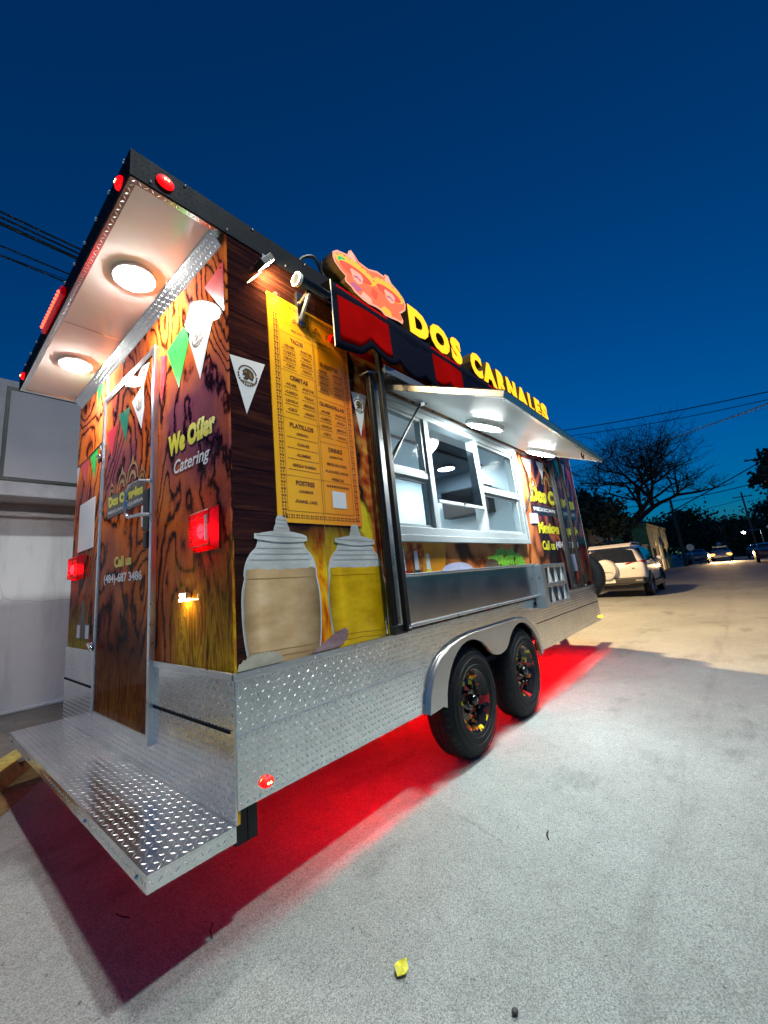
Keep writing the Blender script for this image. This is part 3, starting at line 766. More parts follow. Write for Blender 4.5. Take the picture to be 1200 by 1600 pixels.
# pennants on the rear wall
def pennant(poly, m, plane, off=.002, emblem=None, parent=None):
    o = obj('pennant', MB().sheet(poly, plane(off)), m, parent or T)
    if emblem:
        (cx, cz, r, sx) = emblem; f = plane(off + .0012); f2 = plane(off + .002)
        ring = MB()
        for k in range(13):
            a = R(180 + k * 15); ring.sheet([(cx + sx * (r * math.cos(a) + r * .12 * math.cos(b)), cz + r * math.sin(a) + r * .12 * math.sin(b)) for b in (0, 1.26, 2.5, 3.8, 5)], f)
        for k in range(10):
            a0, a1 = R(15 + k * 15), R(30 + k * 15)
            ring.sheet([(cx + sx * r * q * math.cos(a), cz + r * q * math.sin(a)) for a, q in ((a0, .92), (a0, 1.06), (a1, 1.06), (a1, .92))], f)
        obj('emblem_ring', ring, 'emblem', o)
        eg = MB()
        eg.sheet([(cx + sx * r * x, cz + r * z) for x, z in ((-.55, .35), (-.2, .72), (.25, .70), (.62, .42), (.70, -.05), (.50, -.45), (.15, -.25), (-.1, -.5), (-.5, -.45), (-.25, -.1), (-.6, -.05), (-.45, .15))], f)
        obj('emblem_eagle', eg, 'emblem', o)
        ew = MB()
        for q in (0, 1, 2, 3):
            ew.sheet([(cx + sx * r * x, cz + r * z) for x, z in ((.1 + q * .12, .55 - q * .12), (.17 + q * .12, .55 - q * .12), (.30 + q * .08, -.2 - q * .02), (.22 + q * .08, -.2 - q * .02))], f2)
        ew.sheet([(cx + sx * r * x, cz + r * z) for x, z in ((-.45, .3), (-.2, .52), (-.05, .35), (-.3, .15))], f2)
        ew.sheet([(cx + sx * r * x, cz + r * z) for x, z in ((-.7, -.62), (.7, -.62), (.55, -.75), (-.55, -.75))], f2)
        obj('emblem_gilding', ew, 'emblem_gold', o)
    return o
RP = [([(0.012, 2.764), (0.012, 2.489), (0.197, 2.727)], 'red_print', None),
      ([(.417, 2.634), (.362, 2.697), (.105, 2.539), (.25, 2.239)], 'white_print', (.27, 2.50, .065, -1)),
      ([(.442, 2.634), (.646, 2.579), (.487, 2.29), (.355, 2.546)], 'green_print', None),
      ([(.727, 2.589), (.637, 2.554), (.661, 2.404), (.712, 2.276), (.727, 2.445)], 'red_print', None),
      ([(1.961, 2.91), (1.757, 2.907), (1.913, 2.712)], 'green_print', None),
      ([(1.727, 2.90), (1.68, 2.88), (1.675, 2.70)], 'white_print', None),
      ([(1.834, 2.369), (1.698, 2.372), (1.737, 2.253)], 'white_print', (1.765, 2.33, .028, -1)),
      ([(2.061, 2.343), (1.844, 2.36), (1.925, 2.121)], 'green_print', None),
      ([(2.298, 2.326), (2.081, 2.336), (2.15, 2.115)], 'red_print', None),
      ([(2.414, 2.334), (2.334, 2.321), (2.384, 2.167)], 'white_print', None)]
for p, m, e in RP: pennant(p, m, rear, .002, e)
DPn = [([(1.116, 2.438), (.93, 2.485), (.908, 2.328), (.945, 2.202)], 'white_print', (.985, 2.39, .05, -1)),
       ([(.963, 2.622), (.837, 2.595), (.93, 2.485), (1.037, 2.563)], 'white_print', (.93, 2.57, .035, -1)),
       ([(1.356, 2.434), (1.15, 2.423), (1.203, 2.192)], 'deepgreen_print', None),
       ([(1.60, 2.379), (1.366, 2.38), (1.471, 2.168)], 'red_print', None)]
for p, m, e in DPn: pennant(p, m, rear, .0222, e, dr)
cord = MB().tube([(-.004, 2.40, 2.335), (-.004, 2.1, 2.34), (-.004, 1.70, 2.372)], .003, 5)
obj('pennant_cord', cord, 'black_print', T)
# rear lettering
def words(s, quad, m, plane, bold=.03, shear=0., parent=None, name='lettering'):
    return obj(name, lettering(MB(), s, quad, plane, bold, shear), m, parent or T)
wf = [(.612, 1.927), (.109, 1.922), (.108, 2.030), (.612, 2.048)]
words('We Offer', [(y - .006, z - .006) for y, z in wf], 'black_print', rear(.0015), .075)
words('We Offer', wf, 'yellow_print', rear(.0030), .07)
words('Catering', [(.535, 1.795), (.156, 1.788), (.165, 1.872), (.545, 1.893)], 'white_print', rear(.0025), .015, .35)
obj('logo_shade', MB().sheet([(1.52, 1.745), (.87, 1.735), (.87, 1.86), (1.52, 1.895)], rear(.0215)), 'black_print', dr)
words('Dos Carnales', [(1.484, 1.812), (.896, 1.793), (.899, 1.853), (1.500, 1.887)], 'yellow_print', rear(.0235), .075, 0, dr)
words('MEXICAN TAQUERIA', [(1.485, 1.762), (.894, 1.750), (.895, 1.774), (1.494, 1.787)], 'white_print', rear(.0235), .02, 0, dr)
words('Call us', [(1.338, 1.405), (1.048, 1.403), (1.055, 1.463), (1.342, 1.475)], 'yellow_print', rear(.0225), .04, 0, dr)
words('(484)-687 3486', [(1.520, 1.306), (.883, 1.29), (.890, 1.359), (1.530, 1.377)], 'white_print', rear(.0225), .03, 0, dr)
def sombrero_row(plane, spots, mat1, mat2, parent, sx=1):
    """a plain row of hat and arch outlines, stand-in for the printed figures"""
    for (cx, cz, r) in spots:
        mb = MB(); mb2 = MB()
        for k in range(12):
            a0, a1 = R(k * 15), R(k * 15 + 15)
            mb.sheet([(cx + sx * r * q * math.cos(a), cz + r * 1.25 * q * math.sin(a)) for a, q in ((a0, .86), (a0, 1.), (a1, 1.), (a1, .86))], plane)
            mb2.sheet([(cx + sx * r * q * math.cos(a), cz + r * 1.1 * q * math.sin(a)) for a, q in ((a0, .40), (a0, .62), (a1, .62), (a1, .40))], plane)
        mb.sheet([(cx - r * .25, cz + r * 1.2), (cx + r * .25, cz + r * 1.2), (cx, cz + r * 1.75)], plane)
        obj('logo_outline', mb, mat1, parent); obj('logo_arch', mb2, mat2, parent)
sombrero_row(rear(.0228), [(1.44, 1.895, .055), (1.25, 1.90, .085), (1.07, 1.91, .095), (.92, 1.88, .055)], 'gold_print', 'gold_print', dr)
obj('poster', MB().box((-.0035, 1.870, 1.60), (-.0005, 2.262, 1.978)), 'white_print', T, label='white rectangular sticker left of the door')
obj('bottle_print', MB().prism([(2.18, .965), (1.865, .96), (1.867, 1.06), (1.96, 1.07), (1.985, 1.12), (2.0, 1.21), (2.05, 1.24), (2.09, 1.21), (2.10, 1.13), (2.13, 1.07), (2.185, 1.07)], rear(.0005), rear(.002)), 'emblem', T)
for y0 in (1.88, 2.09): obj('bottle_label_print', MB().sheet(rect(y0, y0 + .08, .965, 1.055), rear(.003)), 'white_print', T)

# ---- printed side: menu board
MX0, MX1, MZ0, MZ1 = .237, .822, 1.495, 2.712
def menu_mat():
    k = NT('printed_menu'); xyz = k.sep(k.coord())
    n1 = k.noise(k.coord(), 3, 3).outputs[0]
    c = k.mix(k.math('ADD', k.math('MULTIPLY', k.math('SUBTRACT', xyz[0], .42), 2.2), k.math('MULTIPLY', n1, .2), True), (.86, .40, .003), (.80, .19, .003))
    return k.pbr(c, .32, 0, .6)
M['menu'] = menu_mat()
menu = obj('menu_board', MB().prism(rect(MX0, MX1, MZ0, MZ1), side(.0005), side(.006)), 'menu', T, label='tall yellow menu board')
def mu(u, v): return (MX0 + u * (MX1 - MX0), MZ1 - v * (MZ1 - MZ0))
def mrect(mb, u0, u1, v0, v1, off=.0072):
    a = mu(u0, v1); b = mu(u1, v0); mb.sheet(rect(a[0], b[0], a[1], b[1]), side(off))
rl = MB()
LX = .0035
for (u0, u1, v0, v1) in ((.105, .895, .045, .0468), (.105, .895, .952, .9538), (.105, .1085, .045, .953), (.8915, .895, .045, .953),
                         (.11, .89, .163, .1645), (.52, .5235, .163, .952), (.11, .52, .345, .3465), (.52, .89, .42, .4215), (.11, .52, .562, .5635), (.52, .89, .63, .6315), (.11, .89, .808, .8095)):
    mrect(rl, u0, u1, v0, v1)
obj('ruling', rl, 'brown_print', menu)
bdr = MB()
for i in range(70):
    v = .02 + i * .0138
    for u in (.052, .062 + .016, .922, .948):
        mrect(bdr, u, u + (.018 if i % 2 else .010), v, v + .0085)
for i in range(34):
    u = .06 + i * .026
    for v in (.016, .026, .966, .976):
        mrect(bdr, u, u + (.017 if i % 2 else .010), v, v + .006)
obj('border_pattern', bdr, 'brown_print', menu, kind='stuff')
def mtext(mb, s, uc, v, w, h, bold=.03):
    a = mu(uc - w / 2, v + h / 2); b = mu(uc + w / 2, v - h / 2)
    lettering(mb, s, [(a[0], a[1]), (b[0], a[1]), (b[0], b[1]), (a[0], b[1])], side(.0075), bold)
sombrero_row(side(.0075), [mu(.30, .098) + (.020,), mu(.43, .100) + (.030,), mu(.57, .100) + (.030,), mu(.72, .098) + (.020,)], 'brown_print', 'emblem', menu)
mt = MB()
mtext(mt, 'MEXICAN TAQUERIA', .51, .138, .52, .012, .02)
def section(title, uc, v0, items, dv=.031):
    mtext(mt, title, uc, v0, .030 * len(title), .021, .04)
    for r, row in enumerate(items):
        for c, it in enumerate(row):
            u = uc if len(row) == 1 else uc + (-.095 if c == 0 else .105)
            v = v0 + .034 + r * dv
            mtext(mt, '-' + it, u, v, .0205 * len(it) + .02, .013, .03)
            if len(row) > 1:
                for q in range(6): mrect(mt, u - .075 + q * .026, u - .055 + q * .026, v + .0145, v + .0175)
meats = [('ARABE', 'PASTOR'), ('CABEZA', 'TINGA'), ('LENGUA', 'BIRRIA'), ('CECI', 'ASADA')]
section('TACOS', .31, .190, meats); section('CEMITAS', .31, .372, meats, .038)
section('BURRITOS', .71, .245, meats); section('QUESADILLAS', .71, .447, meats, .036)
section('PLATILLOS', .31, .590, [('GRINGA',), ('ZARAPE',), ('ALAMBRE',), ('BIRRIA RAMEN',)], .046)
for r in range(4):
    for q in range(13): mrect(mt, .14 + q * .027, .158 + q * .027, .590 + .034 + r * .046 + .018, .590 + .034 + r * .046 + .0215)
section('DRINKS', .71, .660, [('JARRITOS',), ('MEXICAN COKE',), ('FLAVORED AGUAS',), ('FRESCAS',)], .034)
section('POSTRES', .31, .836, [('CHURROS',), ('FUNNEL CAKE',)], .042)
for q in range(10): mrect(mt, .565 + q * .030, .586 + q * .030, .824, .834)
obj('menu_lettering', mt, 'brown_print', menu, kind='stuff')
qa = mu(.62, .925); qb = mu(.80, .85)
obj('white_sticker', MB().sheet(rect(qa[0], qb[0], qa[1], qb[1]), side(.0080)), 'white_print', menu)
obj('panel_seam', MB().box((.5275, -.0078, 1.0), (.5295, -.0066, MZ1)), 'gold_print', menu)

pennant([(.012, 2.263), (.207, 2.279), (.094, 1.989)], 'white_print', side, .002, (.105, 2.185, .050, 1))
pennant([(.835, 2.324), (.978, 2.337), (.89, 2.047)], 'white_print', side, .002, (.895, 2.245, .045, 1))
# ---- printed drinks jars
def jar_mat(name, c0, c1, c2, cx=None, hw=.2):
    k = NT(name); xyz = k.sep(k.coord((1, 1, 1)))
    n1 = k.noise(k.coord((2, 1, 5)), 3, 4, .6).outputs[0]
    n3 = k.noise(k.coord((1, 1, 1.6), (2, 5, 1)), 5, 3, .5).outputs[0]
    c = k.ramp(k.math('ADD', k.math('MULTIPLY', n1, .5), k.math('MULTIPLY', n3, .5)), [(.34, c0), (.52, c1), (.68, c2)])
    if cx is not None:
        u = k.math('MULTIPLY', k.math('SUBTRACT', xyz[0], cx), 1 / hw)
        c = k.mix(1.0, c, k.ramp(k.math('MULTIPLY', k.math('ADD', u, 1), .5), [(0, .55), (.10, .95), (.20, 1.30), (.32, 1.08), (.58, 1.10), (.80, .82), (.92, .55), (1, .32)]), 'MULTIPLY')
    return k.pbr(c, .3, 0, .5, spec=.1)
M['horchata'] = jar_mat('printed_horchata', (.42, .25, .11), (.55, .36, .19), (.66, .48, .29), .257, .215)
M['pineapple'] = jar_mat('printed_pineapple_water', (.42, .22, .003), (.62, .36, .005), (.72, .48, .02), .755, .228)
M['jarglass'] = jar_mat('printed_jar_glass', (.36, .36, .35), (.52, .52, .51), (.70, .70, .69))
M['onion'] = jar_mat('printed_onion', (.14, .05, .07), (.34, .22, .24), (.42, .34, .34))
M['jar_shadow'] = plain('printed_glass_shadow', (.28, .29, .30), .4)
M['horchata_deep'] = jar_mat('printed_horchata_ring', (.28, .15, .06), (.36, .21, .09), (.44, .28, .13)); M['horchata_pale'] = jar_mat('printed_horchata_shine', (.66, .52, .36), (.74, .62, .46), (.80, .70, .55))
M['pineapple_deep'] = jar_mat('printed_pineapple_ring', (.28, .13, .002), (.38, .20, .003), (.46, .27, .01)); M['pineapple_pale'] = jar_mat('printed_pineapple_shine', (.55, .38, .02), (.64, .48, .06), (.70, .58, .14))
M['rice'] = jar_mat('printed_rice', (.30, .26, .18), (.46, .42, .33), (.55, .52, .44))
def jar(cx, hw, zb, zlid, ztop, liquid, skew=-.03, lid_hw=None):
    lid_hw = lid_hw or hw * .66
    zz = zlid - zb
    key = [(.80, 0), (.88, .06), (.95, .18), (.99, .32), (1.0, .46), (.985, .56), (.94, .635), (.925, .66), (.935, .685), (.915, .74), (.86, .80), (.76, .855), (.66, .89), (.61, .925), (.60, .95), (.64, .985)]
    prof = []
    for i in range(len(key) - 1):
        p0, p1, p2, p3 = key[max(i - 1, 0)], key[i], key[i + 1], key[min(i + 2, len(key) - 1)]
        for q in range(4):
            t = q / 4; f = lambda n: .5 * (2 * p1[n] + (p2[n] - p0[n]) * t + (2 * p0[n] - 5 * p1[n] + 4 * p2[n] - p3[n]) * t * t + (3 * p1[n] - p0[n] - 3 * p2[n] + p3[n]) * t ** 3)
            prof.append((f(0), f(1)))
    prof.append(key[-1])
    def pt(u, h): # u -1..1 across, h 0..1 up; rings sag like a round jar seen from above
        return (cx + u * hw, zb + h * zz - .014 * (1 - u * u) * (1 - h) + skew * max(u, 0) * (1 - h))
    def outline(k, hi=1., base=12):
        pts = [q for q in prof if q[1] <= hi]
        bot = [pt(-pts[0][0] * k + 2 * pts[0][0] * k * i / base, pts[0][1]) for i in range(1, base)]
        return [pt(-q[0] * k, q[1]) for q in pts[::-1]] + bot + [pt(q[0] * k, q[1]) for q in pts]
    halo = obj('jar_print', MB().sheet(outline(1.018), side(.0014)), 'white_print', T)
    obj('jar_glass', MB().sheet(outline(1.), side(.0024)), 'jarglass', halo)
    lv = .735; hw2 = [q[0] for q in prof if q[1] <= lv][-1]
    top_ = [pt(hw2 * .97 * (1 - 2 * i / 14), lv - .012 * math.sin(PI * i / 14) + .006 * math.sin(i * 2.3)) for i in range(1, 14)]
    obj('jar_liquid', MB().sheet(outline(.97, lv) + top_, side(.0034)), liquid, halo)
    def ring(h, w, th, m, lvl, u0=-1., u1=1.):
        r = min(prof, key=lambda q: abs(q[1] - h))[0] * .96; n_ = 16
        us = [u0 * r + (u1 - u0) * r * i / n_ for i in range(n_ + 1)]
        obj('jar_ring', MB().sheet([pt(u, h - th * (1 if abs(u) < r * .98 else 0)) for u in us] + [pt(u, h + th) for u in us[::-1]], side(.0040 + lvl * .0006)), m, halo)
    for h in (.08, .125, .655): ring(h, 1, .0035, liquid + '_deep', 0)
    for h in (.80, .845, .89, .945): ring(h, 1, .0025, 'jar_shadow', 0)
    n_ = 14; lw = lid_hw / hw
    lid = [(cx - lid_hw * 1.06, zlid - .020)] + [(cx - lid_hw * 1.06 + 2.12 * lid_hw * i / n_, zlid - .022 - .010 * math.sin(PI * i / n_) - .008 * i / n_) for i in range(1, n_)] + [(cx + lid_hw * 1.06, zlid - .028), (cx + lid_hw * 1.05, zlid - .006)] + [(cx + lid_hw * (.9 - 1.8 * i / n_), zlid + .002 + .016 * math.sin(PI * i / n_)) for i in range(n_ + 1)] + [(cx - lid_hw * 1.05, zlid + .002)]
    obj('jar_lid', MB().sheet(lid, side(.0058)), 'jarglass', halo)
    obj('lid_shadow', MB().sheet([(cx - lid_hw * .98, zlid - .008), (cx + lid_hw * .98, zlid - .016), (cx + lid_hw * .98, zlid - .011), (cx - lid_hw * .98, zlid - .003)], side(.0064)), 'jar_shadow', halo)
    kn = [(-.048, .0), (.048, -.004), (.044, .03), (.034, .05), (.032, .07), (.022, .088), (.0, .092), (-.022, .088), (-.032, .07), (-.034, .05), (-.044, .03)]
    k2 = (ztop - zlid) / .092
    obj('lid_knob', MB().sheet([(cx + x, zlid + z * k2) for x, z in kn], side(.0064)), 'jarglass', halo)
    for z in (.03, .05, .068): obj('knob_ring', MB().sheet([(cx - .03, zlid + z * k2), (cx + .03, zlid + z * k2 - .002), (cx + .03, zlid + z * k2 + .001), (cx - .03, zlid + z * k2 + .003)], side(.0070)), 'jar_shadow', halo)
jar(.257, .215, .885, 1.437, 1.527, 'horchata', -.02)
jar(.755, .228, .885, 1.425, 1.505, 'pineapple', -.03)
obj('onion_print', MB().sheet([(.387, .895), (.44, .895), (.551, .895), (.600, .905), (.636, .931), (.642, .965), (.62, .978), (.56, .965), (.472, .930)], side(.0056)), 'onion', T)
rc = [(.01, .893)] + [(.012 + .0055 * i, .905 + .042 * math.sin(i * .078) ** .5 + .004 * math.sin(i * 1.7) + .003 * math.sin(i * 3.1)) for i in range(41)] + [(.235, .893)]
obj('rice_print', MB().sheet(rc, side(.0058)), 'rice', T)
# ---- printed food under the window
for (cx, zt_, c2) in ((1.175, 1.378, 'red_print'), (1.32, 1.358, 'black_print'), (1.455, 1.337, 'yellow_print')):
    b_ = obj('bottle_print', MB().sheet([(cx - .028, 1.215), (cx + .026, 1.215), (cx + .018, zt_ - .01), (cx + .010, zt_), (cx - .014, zt_), (cx - .02, zt_ - .01)], side(.003)), 'white_print', T)
    obj('bottle_band', MB().sheet(rect(cx - .029, cx + .027, 1.216, 1.236), side(.004)), c2, b_)
obj('glass_print', MB().sheet([(1.38, 1.216), (1.66, 1.216), (1.72, 1.43), (1.44, 1.43)], side(.002)), jar_mat('printed_orange_drink', (.50, .16, .006), (.66, .26, .01), (.70, .42, .03)), T)
obj('plate_print', MB().sheet([(1.62, 1.216)] + [(1.845 + .225 * math.cos(R(a)), 1.216 + .055 * math.sin(R(a))) for a in range(170, 5, -15)] + [(2.07, 1.216)], side(.0035)), 'lilac_print', T)
sal = MB(); rnd = random.Random(4)
for i in range(60):
    cx = 2.36 + rnd.random() * .72; cz = 1.225 + rnd.random() * (.115 * math.sin((cx - 2.30) / .84 * PI) + .012); r = .022 + rnd.random() * .02
    sal.sheet([(cx + r * 1.6 * math.cos(a) * (1 + .3 * math.sin(3 * a + i)), cz + r * math.sin(a) * (1 + .25 * math.cos(4 * a + i))) for a in [k * .785 for k in range(8)]], side(.003 + i * .00005))
obj('salad_print', sal, 'lettuce_print', T)
obj('bowl_print', MB().sheet([(2.28, 1.218)] + [(2.41 + .13 * math.cos(R(a)), 1.235 + .05 * math.sin(R(a))) for a in range(180, -1, -20)] + [(2.54, 1.218)], side(.0065)), 'emblem', T)
# ---- front part of the side: logo and lettering
S0 = 3.70
obj('logo_shade', MB().sheet([(3.62, 1.735), (5.25, 1.755), (5.25, 1.86), (3.62, 1.85)], side(.0012)), 'black_print', T)
sombrero_row(side(.002), [(3.78, 2.06, .10), (4.25, 2.12, .17), (4.62, 2.14, .18), (5.03, 2.06, .11)], 'gold_print', 'gold_print', T)
for p, m in (([(3.55, 2.36), (3.85, 2.38), (3.70, 2.14)], 'white_print'), ([(4.0, 2.39), (4.25, 2.40), (4.13, 2.18)], 'white_print'), ([(4.72, 2.52), (4.90, 2.52), (4.82, 2.26)], 'green_print'), ([(4.95, 2.52), (5.15, 2.52), (5.04, 2.2)], 'white_print'), ([(5.18, 2.5), (5.38, 2.46), (5.33, 2.15)], 'red_print')):
    pennant(p, m, side, .0026)
dq = [(3.60, 1.880), (5.24, 1.887), (5.27, 2.040), (3.66, 2.080)]
words('Dos Carnales', [(x + .02, z - .012) for x, z in dq], 'black_print', side(.003), .08)
words('Dos Carnales', dq, 'yellow_print', side(.004), .075)
words('MEXICAN TAQUERIA', [(3.65, 1.772), (5.20, 1.790), (5.22, 1.838), (3.66, 1.825)], 'white_print', side(.003), .02)
words('Mexican Taqueria', [(3.67, 1.500), (5.17, 1.510), (5.20, 1.655), (3.70, 1.662)], 'yellow_print', side(.003), .08)
words('Call us', [(3.71, 1.353), (4.12, 1.353), (4.13, 1.455), (3.73, 1.455)], 'yellow_print', side(.003), .04)
words('(484)-687 3486', [(4.16, 1.353), (5.06, 1.354), (5.10, 1.455), (4.18, 1.453)], 'white_print', side(.003), .03)
obj('sticker', MB().sheet(rect(4.62, 4.84, 1.09, 1.30), side(.003)), 'lilac_print', T)
obj('bottle_print', MB().sheet([(5.05, .94), (5.33, .94), (5.34, 1.02), (5.26, 1.05), (5.24, 1.16), (5.20, 1.2), (5.16, 1.16), (5.14, 1.05), (5.05, 1.02)], side(.003)), 'emblem', T)
obj('sticker', MB().prism([(3.49, 1.63), (3.70, 1.64), (3.73, 1.75), (3.50, 1.74)], side(.0005), side(.01)), 'lilac_print', T)

# ---- window
wf_ = MB()
Yo = -.045
wf_.box((WX0 - .03, Yo, WZ0 - .045), (WX1 + .03, .0 - .0005, WZ0)); wf_.box((WX0 - .03, Yo, WZ1), (WX1 + .03, -.0005, WZ1 + .04))
wf_.box((WX0 - .03, Yo, WZ0 + .0002), (WX0, -.0005, WZ1 - .0002)); wf_.box((WX1, Yo, WZ0 + .0002), (WX1 + .03, -.0005, WZ1 - .0002))
wf_.box((WX0 + .0002, -.03, WZ0 + .0002), (WX0 + .03, .06, WZ1 - .0002)); wf_.box((WX1 - .03, -.03, WZ0 + .0002), (WX1 - .0002, .06, WZ1 - .0002))
wf_.box((WX0 + .0302, -.03, WZ0 + .0002), (WX1 - .0302, .06, WZ0 + .055)); wf_.box((WX0 + .0302, -.03, WZ1 - .045), (WX1 - .0302, .06, WZ1 - .0002))
win = obj('serving_window', wf_, 'frame', T, bevel=.003, label='aluminium serving window of three lights under the hatch')
IZ0, IZ1 = WZ0 + .056, WZ1 - .046
for x0, x1 in ((1.575, 1.635), (2.375, 2.425)):
    obj('mullion', MB().box((x0, -.028, IZ0), (x1, .055, IZ1)), 'frame', win, bevel=.003)
for x0, x1 in ((1.102, 1.574), (2.426, 3.218)):
    obj('sash_rail', MB().box((x0, -.018, 1.855), (x1, .03, 1.895)), 'frame', win, bevel=.003)
    st = MB()
    for z0, z1, y in ((IZ0, 1.854, .0), (1.896, IZ1, -.012)):
        st.box((x0, y, z0), (x0 + .022, y + .024, z1)); st.box((x1 - .022, y, z0), (x1, y + .024, z1)); st.box((x0 + .0222, y, z0), (x1 - .0222, y + .024, z0 + .022)); st.box((x0 + .0222, y, z1 - .022), (x1 - .0222, y + .024, z1))
        obj('pane', MB().box((x0 + .0225, y + .009, z0 + .0225), (x1 - .0225, y + .013, z1 - .0225)), 'glass', win)
    obj('sash_frame', st, 'frame', win)
    obj('gasket', MB().box((x1 - .034, -.016, 1.90), (x1 - .026, -.0125, IZ1 - .02)).box((x0 + .024, -.016, IZ1 - .03), (x1 - .04, -.0125, IZ1 - .0235)), 'blackplastic', win)
dk = obj('dark_pane', MB().hexa([(1.637, -.022, 1.72), (2.373, -.022, 1.72), (2.373, -.016, 1.72), (1.637, -.016, 1.72), (1.637, -.006, 2.205), (2.373, -.006, 2.205), (2.373, .0, 2.205), (1.637, .0, 2.205)]), 'darkpane', win, label='dark tinted sliding pane in the middle light')
obj('pane_rail', MB().box((1.645, -.036, 1.698), (2.37, -.012, 1.719)), 'frame', dk)
obj('pane_knob', MB().ball((2.02, -.038, 1.715), .012, 8, 6), 'chrome', dk)
obj('pane', MB().box((1.655, -.011, 2.207), (2.360, -.007, IZ1 - .002)), 'glass', win)

# ---- hatch
H0, H1, ZH = 1.12, 3.60, 2.405
oN, oF = (-.79, 2.065), (-.727, 2.120)
def hp_(x, t, up=0.):
    k = (x - H0) / (H1 - H0)
    y = -.05 + (oN[0] + (oF[0] - oN[0]) * k + .05) * t; z = ZH + (oN[1] + (oF[1] - oN[1]) * k - ZH) * t
    return (x, y - up * .38, z + up * .92)
def hslab(x0, x1, t0, t1, u0, u1):
    return [hp_(x0, t0, u0), hp_(x1, t0, u0), hp_(x1, t1, u0), hp_(x0, t1, u0), hp_(x0, t0, u1), hp_(x1, t0, u1), hp_(x1, t1, u1), hp_(x0, t1, u1)]
hatch = obj('hatch', MB().hexa(hslab(H0 + .03, H1 - .03, .0, .965, .004, .03)), 'hatchwhite', T, label='white serving hatch propped open over the window')
hf = MB()
hf.hexa(hslab(H0, H0 + .0298, 0, 1, -.004, .034)); hf.hexa(hslab(H1 - .0298, H1, 0, 1, -.004, .034)); hf.hexa(hslab(H0 + .0302, H1 - .0302, .966, 1, -.004, .034))
obj('hatch_frame', hf, 'trim', hatch, bevel=.003)
obj('hatch_top_sheet', MB().hexa(hslab(H0 + .002, H1 - .002, .002, .998, .0345, .038)), 'cladding', hatch)
obj('hinge_gasket', MB().box((H0, -.048, ZH - .020), (H1, -.0005, ZH - .008)), 'blackplastic', hatch)
for x in (2.05, 3.33):
    c = Vector(hp_(x, .33, .003)); u = Vector((1, 0, 0)); w = (Vector(hp_(x, .5)) - Vector(hp_(x, .3))).normalized(); nn = w.cross(u).normalized()
    if nn.z > 0: nn = -nn
    f = lambda r, h, t: c + u * (r * math.cos(t)) + w * (r * math.sin(t)) + nn * h
    hl = obj('hatch_lamp', MB().lathe([(.0, 0), (.145, 0), (.150, .010), (.146, .028), (.128, .030)], 40, f), 'white', hatch, smooth='auto')
    obj('lens', MB().lathe([(0, .0345), (.120, .0345), (.127, .0315)], 40, f), 'lamp_hatch', hl)
st1 = MB().tube([hp_(1.42, .10, -.01), (1.10, -.05, 1.92)], .008, 8)
s1 = obj('gas_strut', st1, 'black', hatch)
obj('strut_body', MB().tube([(1.215, -.052, 2.055), (1.10, -.052, 1.92)], .014, 8), 'blackplastic', s1)
obj('strut_bracket', MB().box((1.39, -.16, 2.352), (1.45, -.10, 2.372)), 'chrome', s1)
s2 = obj('gas_strut', MB().tube([(3.262, -.055, 1.74), (3.40, -.11, 1.99)], .010, 8), 'black', hatch)
obj('strut_bracket', MB().tube([(3.40, -.11, 1.99), (3.42, -.12, 2.03)], .013, 8), 'chrome', s2)
obj('hatch_latch', MB().tube([hp_(3.0, .93, -.01), hp_(3.0, .95, -.04), hp_(3.06, .95, -.05), hp_(3.1, .93, -.01)], .006, 6), 'blackplastic', hatch)
hood = obj('hatch_hood', MB().box((1.03, -.125, 2.475), (3.70, -.0005, 2.50)), 'fendermetal', T, label='diamond plate rain hood above the hatch')
tr = MB(); lozenges(tr, 1.03, 3.70, -.125, 0, lambda u, v, h: (u, v, 2.475 - h), .0265)
obj('tread_pattern', tr, 'metal', hood, kind='stuff')
obj('hood_lip', MB().box((1.028, -.132, 2.465), (3.70, -.1255, 2.515)), 'fendermetal', hood)

# ---- serving shelf and louvre rack
shf = obj('serving_shelf', MB().box((1.03, -.052, .930), (3.30, -.012, 1.200)), 'steel', T, bevel=.004, label='folded stainless serving shelf below the window')
obj('shelf_lip', MB().box((1.025, -.062, 1.2005), (3.305, -.008, 1.217)), 'trim', shf, bevel=.003)
obj('shelf_lip', MB().box((1.025, -.060, .912), (3.305, -.010, .9295)), 'trim', shf, bevel=.003)
rk = MB()
rx0, rx1, rz0, rz1, ry = 3.20, 3.93, .80, 1.205, -.12
rk.box((rx0, ry, rz0), (rx0 + .10, -.02, rz1)); rk.box((rx1 - .04, ry, rz0), (rx1, -.02, rz1))
for z0, z1 in ((rz0, rz0 + .04), (.985, 1.025), (rz1 - .035, rz1)): rk.box((rx0 + .1002, ry, z0), (rx1 - .0402, -.02, z1))
rack = obj('louvre_rack', rk, 'trim', T, bevel=.004, label='silver rack of two rows of upright vanes')
for z0, z1 in ((rz0 + .042, .984), (1.026, rz1 - .036)):
    for i in range(3):
        x = rx0 + .20 + i * .19
        obj('vane', MB().hexa([(x, ry + .005, z0), (x + .10, ry + .012, z0), (x + .06, -.03, z0), (x + .045, -.03, z0), (x, ry + .005, z1), (x + .06, ry + .012, z1), (x + .06, -.03, z1), (x + .045, -.03, z1)]), 'white', rack)
obj('rack_back', MB().box((rx0 + .06, -.0195, rz0 + .01), (rx1 - .01, -.0145, rz1 - .01)), 'black', rack)

